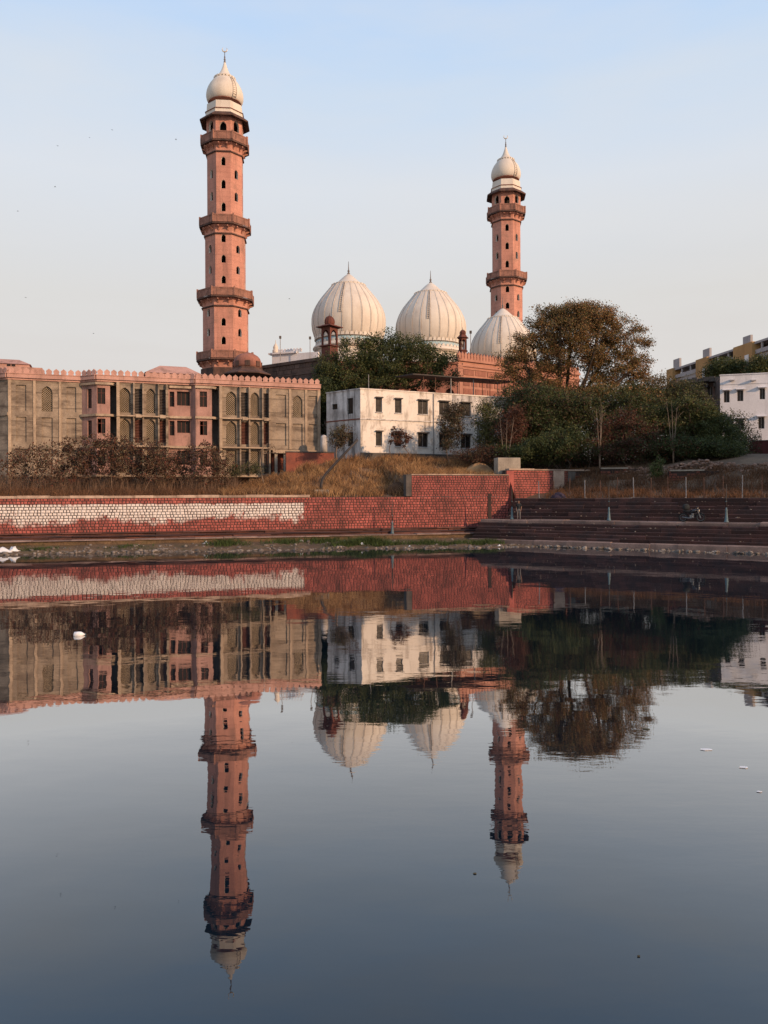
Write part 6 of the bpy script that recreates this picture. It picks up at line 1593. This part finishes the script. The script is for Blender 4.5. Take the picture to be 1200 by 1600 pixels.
# motorcycle, parked along the walkway
def motorcycle(p, ang):
    t = thing('motorcycle', 'black motorcycle parked on the walkway against the upper steps', 'motorcycle', p, ang)
    for x in (-.64, .64):
        m_ = MB(); ring = [(x + .30 * math.cos(2 * PI * k / 24), 0, .30 + .30 * math.sin(2 * PI * k / 24)) for k in range(25)]; m_.tube(ring, .052, 8); w = m_.build('wheel', 'tyre_black', t, True)
        m_ = MB(); m_.tube([(x + .235 * math.cos(2 * PI * k / 24), 0, .30 + .235 * math.sin(2 * PI * k / 24)) for k in range(25)], .018, 6)
        m_.build('rim', 'chrome', w, True)
        m_ = MB(); m_.tube([(x, -.06, .30), (x, .06, .30)], .05, 10)
        for k in range(10): m_.tube([(x, 0, .30), (x + .235 * math.cos(2 * PI * k / 10), 0, .30 + .235 * math.sin(2 * PI * k / 10))], .006, 4)
        m_.build('spokes', 'chrome', w)
        m_ = MB()
        for a in range(20, 161, 14):
            a0, a1 = R(a), R(a + 14); q = .375
            m_.poly([(x + q * math.cos(a0), -.07, .30 + q * math.sin(a0)), (x + q * math.cos(a1), -.07, .30 + q * math.sin(a1)), (x + q * math.cos(a1), .07, .30 + q * math.sin(a1)), (x + q * math.cos(a0), .07, .30 + q * math.sin(a0))])
        m_.build('mudguard', 'paint_black', t)
    m_ = MB(); m_.tube([(.64, -.09, .30), (.44, -.09, .86)], .026, 6); m_.tube([(.64, .09, .30), (.44, .09, .86)], .026, 6); m_.tube([(.46, -.09, .82), (.46, .09, .82)], .02, 6); m_.build('fork', 'chrome', t)
    m_ = MB(); m_.tube([(.40, 0, .84), (.10, 0, .62), (-.30, 0, .62), (-.62, 0, .66)], .03, 6); m_.tube([(.40, 0, .80), (.22, 0, .34), (-.18, 0, .28)], .03, 6); m_.tube([(-.64, -.07, .30), (-.18, -.07, .34)], .025, 6); m_.tube([(-.64, .07, .30), (-.18, .07, .34)], .025, 6); m_.build('frame', 'paint_black', t)
    m_ = MB(); m_.tube([(.36, 0, .78), (.24, 0, .82), (.08, 0, .80), (-.06, 0, .72)], [.06, .135, .13, .07], 12); m_.build('fuel_tank', 'paint_black', t, True)
    m_ = MB(); m_.tube([(-.02, 0, .74), (-.16, 0, .755), (-.45, 0, .79), (-.66, 0, .80)], [.07, .115, .115, .06], 10); m_.build('seat', 'tyre_black', t, True)
    m_ = MB(); m_.box(-.14, .18, -.13, .13, .26, .50); m_.lathe([(.10, .50), (.12, .52), (.12, .62), (.08, .66)], 12, 0, .06, 0); m_.build('engine', 'chrome', t)
    m_ = MB(); m_.tube([(.10, -.14, .42), (.02, -.16, .26), (-.25, -.17, .25), (-.70, -.18, .34)], [.025, .025, .045, .05], 8); m_.build('exhaust', 'chrome', t, True)
    m_ = MB(); m_.tube([(.34, -.36, .98), (.40, -.2, .97), (.44, 0, .90), (.40, .2, .97), (.34, .36, .98)], .016, 6); m_.build('handlebar', 'chrome', t)
    for y in (-.32, .32):
        m_ = MB(); m_.tube([(.40, y * .8, .98), (.40, y, 1.12)], .007, 4); m_.M = Matrix.Translation((.40, y, 1.15)) @ Matrix.Rotation(R(90), 4, 'Y'); m_.lathe([(.05, -.01), (.05, .01)], 10); m_.build('mirror', 'chrome', t)
    m_ = MB(); m_.M = Matrix.Translation((.50, 0, .84)) @ Matrix.Rotation(R(90), 4, 'Y'); m_.lathe([(.05, -.12), (.10, -.02), (.105, .03)], 14); hl = m_.build('headlight', 'paint_black', t, True)
    m_ = MB(); m_.M = Matrix.Translation((.50, 0, .84)) @ Matrix.Rotation(R(90), 4, 'Y'); m_.lathe([(.098, .031), (.06, .055), (.01, .062)], 14); m_.build('lens', 'lamp_lens', hl, True)
    m_ = MB(); m_.box(-.78, -.72, -.06, .06, .70, .77); m_.build('tail_light', 'maroon_sheet', t)
    m_ = MB(); m_.tube([(-.1, .12, .28), (-.02, .34, .0)], .012, 5); m_.build('stand', 'paint_black', t)
    return t
mu = WR.uz(1081, 810, -3.2)[0]
mc = motorcycle(wpt(WR, mu, 3.2, 2.125), WR.ang)
m_ = MB(); m_.lathe([(.14, 0), (.21, .06), (.23, .22), (.20, .36), (.11, .44), (.05, .46)], 12)
q = wpt(WR, mu - .42, 3.2, 2.125 + .90); o = m_.build('bag', 'cloth_black', None, True, q); o.scale = (1.25, .8, 1); tag(o, 'bulging black bag strapped on the seat of the motorcycle', 'bag')

# person standing on the walkway
def person(p, rot):
    J = {'hip': (0, 0, .86), 'waist': (0, .01, 1.02), 'chest': (0, .0, 1.24), 'neck': (0, .01, 1.41), 'head0': (0, -.005, 1.50), 'head': (0, -.015, 1.585), 'crown': (0, -.005, 1.655),
         'hl': (-.09, 0, .83), 'kl': (-.10, -.02, .47), 'al': (-.10, .02, .085), 'tl': (-.12, -.13, .035), 'hr': (.09, 0, .83), 'kr': (.11, -.01, .47), 'ar': (.12, .03, .085), 'tr': (.15, -.12, .035),
         'sl': (-.165, .01, 1.345), 'el': (-.215, .03, 1.09), 'wl': (-.19, -.06, .86), 'pl': (-.18, -.08, .79), 'sr': (.165, .01, 1.345), 'er': (.225, .03, 1.09), 'wr': (.20, -.06, .86), 'pr': (.19, -.08, .79)}
    rad = {'hip': .125, 'waist': .115, 'chest': .14, 'neck': .052, 'head0': .065, 'head': .085, 'crown': .06, 'hl': .088, 'kl': .058, 'al': .042, 'tl': .034, 'hr': .088, 'kr': .058, 'ar': .042, 'tr': .034,
           'sl': .06, 'el': .044, 'wl': .03, 'pl': .034, 'sr': .06, 'er': .044, 'wr': .03, 'pr': .034}
    ed = [('hip', 'waist'), ('waist', 'chest'), ('chest', 'neck'), ('neck', 'head0'), ('head0', 'head'), ('head', 'crown'), ('hip', 'hl'), ('hl', 'kl'), ('kl', 'al'), ('al', 'tl'), ('hip', 'hr'), ('hr', 'kr'), ('kr', 'ar'), ('ar', 'tr'),
          ('chest', 'sl'), ('sl', 'el'), ('el', 'wl'), ('wl', 'pl'), ('chest', 'sr'), ('sr', 'er'), ('er', 'wr'), ('wr', 'pr')]
    # five short fingers on each hand, rooted in the palm
    for s_, pn in ((-1, 'pl'), (1, 'pr')):
        c = J[pn]
        for k, (dy, L) in enumerate(((-.03, .075), (-.012, .085), (.006, .08), (.022, .065))):
            a = '%sf%d' % (pn, k); J[a] = (c[0] + s_ * .002, c[1] + dy, c[2] - .045); J[a + 'b'] = (c[0] - s_ * .012, c[1] + dy - .006, c[2] - .045 - L); rad[a] = .010; rad[a + 'b'] = .008; ed += [(pn, a), (a, a + 'b')]
        a = pn + 'th'; J[a] = (c[0] - s_ * .012, c[1] - .045, c[2] - .01); J[a + 'b'] = (c[0] - s_ * .018, c[1] - .058, c[2] - .05); rad[a] = .011; rad[a + 'b'] = .009; ed += [(pn, a), (a, a + 'b')]
    ks = list(J); me = bpy.data.meshes.new('person'); me.from_pydata([J[k] for k in ks], [(ks.index(a), ks.index(b)) for a, b in ed], [])
    o = bpy.data.objects.new('person', me); COL.objects.link(o)
    sk = o.modifiers.new('skin', 'SKIN'); sk.use_smooth_shade = True
    for i, k in enumerate(ks):
        v = me.skin_vertices[0].data[i]; v.radius = (rad[k], rad[k]); v.use_root = (k == 'hip')
    sb_ = o.modifiers.new('sub', 'SUBSURF'); sb_.levels = 1; sb_.render_levels = 1
    dg = bpy.context.evaluated_depsgraph_get(); nm = bpy.data.meshes.new_from_object(o.evaluated_get(dg))
    bpy.data.objects.remove(o)
    for m in ('skin', 'cloth_black', 'cloth_grey', 'hair', 'tyre_black'): nm.materials.append(MATS[m])
    for f_ in nm.polygons:
        c = f_.center
        if c.z < .075: f_.material_index = 4
        elif c.z < .90 and abs(c.x) < .17: f_.material_index = 2
        elif c.z < 1.40 and not (abs(c.x) > .16 and c.z < 1.14): f_.material_index = 1
        else: f_.material_index = 0
        f_.use_smooth = True
    b = obj('person', nm, None, p, rot)
    tag(b, 'person in a dark top and grey trousers standing on the walkway', 'person')
    m_ = MB(); m_.lathe([(.088, -.02), (.097, .03), (.085, .075), (.05, .10), (.01, .108)], 14, 0, 0, .012)
    m_.M = None; h = m_.build('hair', 'hair', b, True, (0, .012, 1.575))
    f_ = MB(); f_.prism_xz([(-.012, -.02), (.012, -.02), (0, .025)], -.028, 0.02); f_.build('nose', 'skin', b, False, (0, -.095, 1.565))
    for s_ in (-1, 1):
        e = MB(); e.lathe([(.004, -.006), (.008, 0), (.004, .006)], 8); e.build('eye', 'hair', b, True, (s_ * .03, -.092, 1.587))
        e = MB(); e.lathe([(.008, -.025), (.016, 0), (.008, .025)], 8); e.build('ear', 'skin', b, True, (s_ * .088, 0, 1.578))
    e = MB(); e.box(-.02, .02, -.006, .006, -.003, .003); e.build('mouth', 'maroon_sheet', b, False, (0, -.088, 1.535))
    return b
pu_ = WR.uz(810.5, 810, -2.65)[0]
person(wpt(WR, pu_, 2.65, 2.105), R(-15))

# litter and things afloat
def sheet(loc, w, d, h, lab, seed, name='plastic_sheet', n=9):
    rr = random.Random(seed); m_ = MB(); ids = []
    for i in range(n):
        for j in range(n):
            x, y = i / (n - 1) - .5, j / (n - 1) - .5; e = max(0, 1 - 2.0 * math.hypot(x, y))
            ids.append(m_.add([(x * w * rr.uniform(.85, 1.12), y * d * rr.uniform(.85, 1.12), h * e * rr.uniform(.35, 1.2) + .02)]))
    for i in range(n - 1):
        for j in range(n - 1): m_.face([ids[i * n + j], ids[(i + 1) * n + j], ids[(i + 1) * n + j + 1], ids[i * n + j + 1]])
    o = m_.build(name, 'plastic_white', None, True, loc); s2 = o.modifiers.new('solid', 'SOLIDIFY'); s2.thickness = .012
    return o
def bank_pt(x, d):
    u = WL.uz(x, 850, d)[0]; p = wpt(WL, u, -d); h = _bank.ray_cast(Vector((p.x, p.y, 5)), Vector((0, 0, -1))); return Vector((p.x, p.y, max(h[0].z if h[0] else 0, 0)))
tag(sheet(bank_pt(4, 3.4), 1.5, .8, .42, '', 1), 'crumpled white plastic sheet on the bank at the waterline, the larger piece', 'litter')
tag(sheet(bank_pt(22, 3.3), .75, .6, .62, '', 2), 'small upright white plastic scrap beside the crumpled sheet', 'litter')
for i, (x, d, s_) in enumerate(((322, 2.5, .5), (471, 2.6, .34), (566, 4.9, .42), (640, 6.2, .3), (780, 7.4, .3), (705, 5.2, .25))):
    tag(sheet(bank_pt(x, d), s_, s_ * .7, s_ * .6, '', 20 + i, 'litter_scrap', 6), 'pale scrap of litter lying on the muddy bank', 'litter', 'litter scraps on the bank')
p = on_level(124, 993, 0)
fl = thing('floating_bottle', 'white plastic bottle floating alone on the still water', 'bottle', (p.x, p.y, 0), R(8))
m_ = MB(); m_.M = Matrix.Translation((0, 0, .03)) @ Matrix.Rotation(R(90), 4, 'Y'); m_.lathe([(.05, -.16), (.085, -.14), (.092, -.02), (.085, .05), (.05, .11), (.022, .145), (.022, .165)], 16); m_.build('body', 'plastic_white', fl, True)
m_ = MB(); m_.M = Matrix.Translation((0, 0, .03)) @ Matrix.Rotation(R(90), 4, 'Y'); m_.lathe([(.026, .166), (.026, .19)], 12); m_.build('cap', 'pole_blue', fl, True)
for i, (x, y, s_) in enumerate(((1103, 1171, .20), (1162, 1199, .16), (1186, 1237, .08), (998, 1494, .03), (1010, 1139, .14), (742, 1365, .04))):
    p = on_level(x, y, 0.004); m_ = MB(); rr = random.Random(i); k = 9
    m_.prism_xy([(s_ * .5 * math.cos(2 * PI * j / k) * rr.uniform(.7, 1.1), s_ * .32 * math.sin(2 * PI * j / k) * rr.uniform(.6, 1.1)) for j in range(k)], 0, .006)
    tag(m_.build('floating_leaf', 'leaf_grey' if i > 2 else 'plastic_white', None, False, p), 'tiny pale scrap floating on the open water', 'scrap', 'scraps afloat on the water')

# birds
BM = MB()
BM.tube([(-.22, 0, 0), (-.08, 0, .02), (.1, 0, .02), (.24, 0, .03), (.3, 0, .02)], [.01, .06, .075, .045, .012], 6)
for s_ in (-1, 1):
    BM.poly([(.1, 0, .03), (.05, s_ * .25, .14), (-.02, s_ * .55, .06), (-.08, s_ * .25, .10), (-.1, 0, .03)])
BM.poly([(-.2, 0, 0), (-.38, .08, 0), (-.38, -.08, 0)])
bme = BM.mesh('bird', 'feather')
br = random.Random(2)
for x, y in ((175, 203), (90, 228), (86, 292), (146, 521), (40, 465), (275, 218), (452, 467), (140, 215), (28, 330)):
    o = obj('bird', bme, None, P(x, y, 140)); o.scale = (.55, .55, .55); o.rotation_euler = (br.uniform(-.3, .3), br.uniform(-.2, .2), br.uniform(0, 6.28)); tag(o, 'small dark bird flying in the open sky', 'bird', 'birds in the sky')
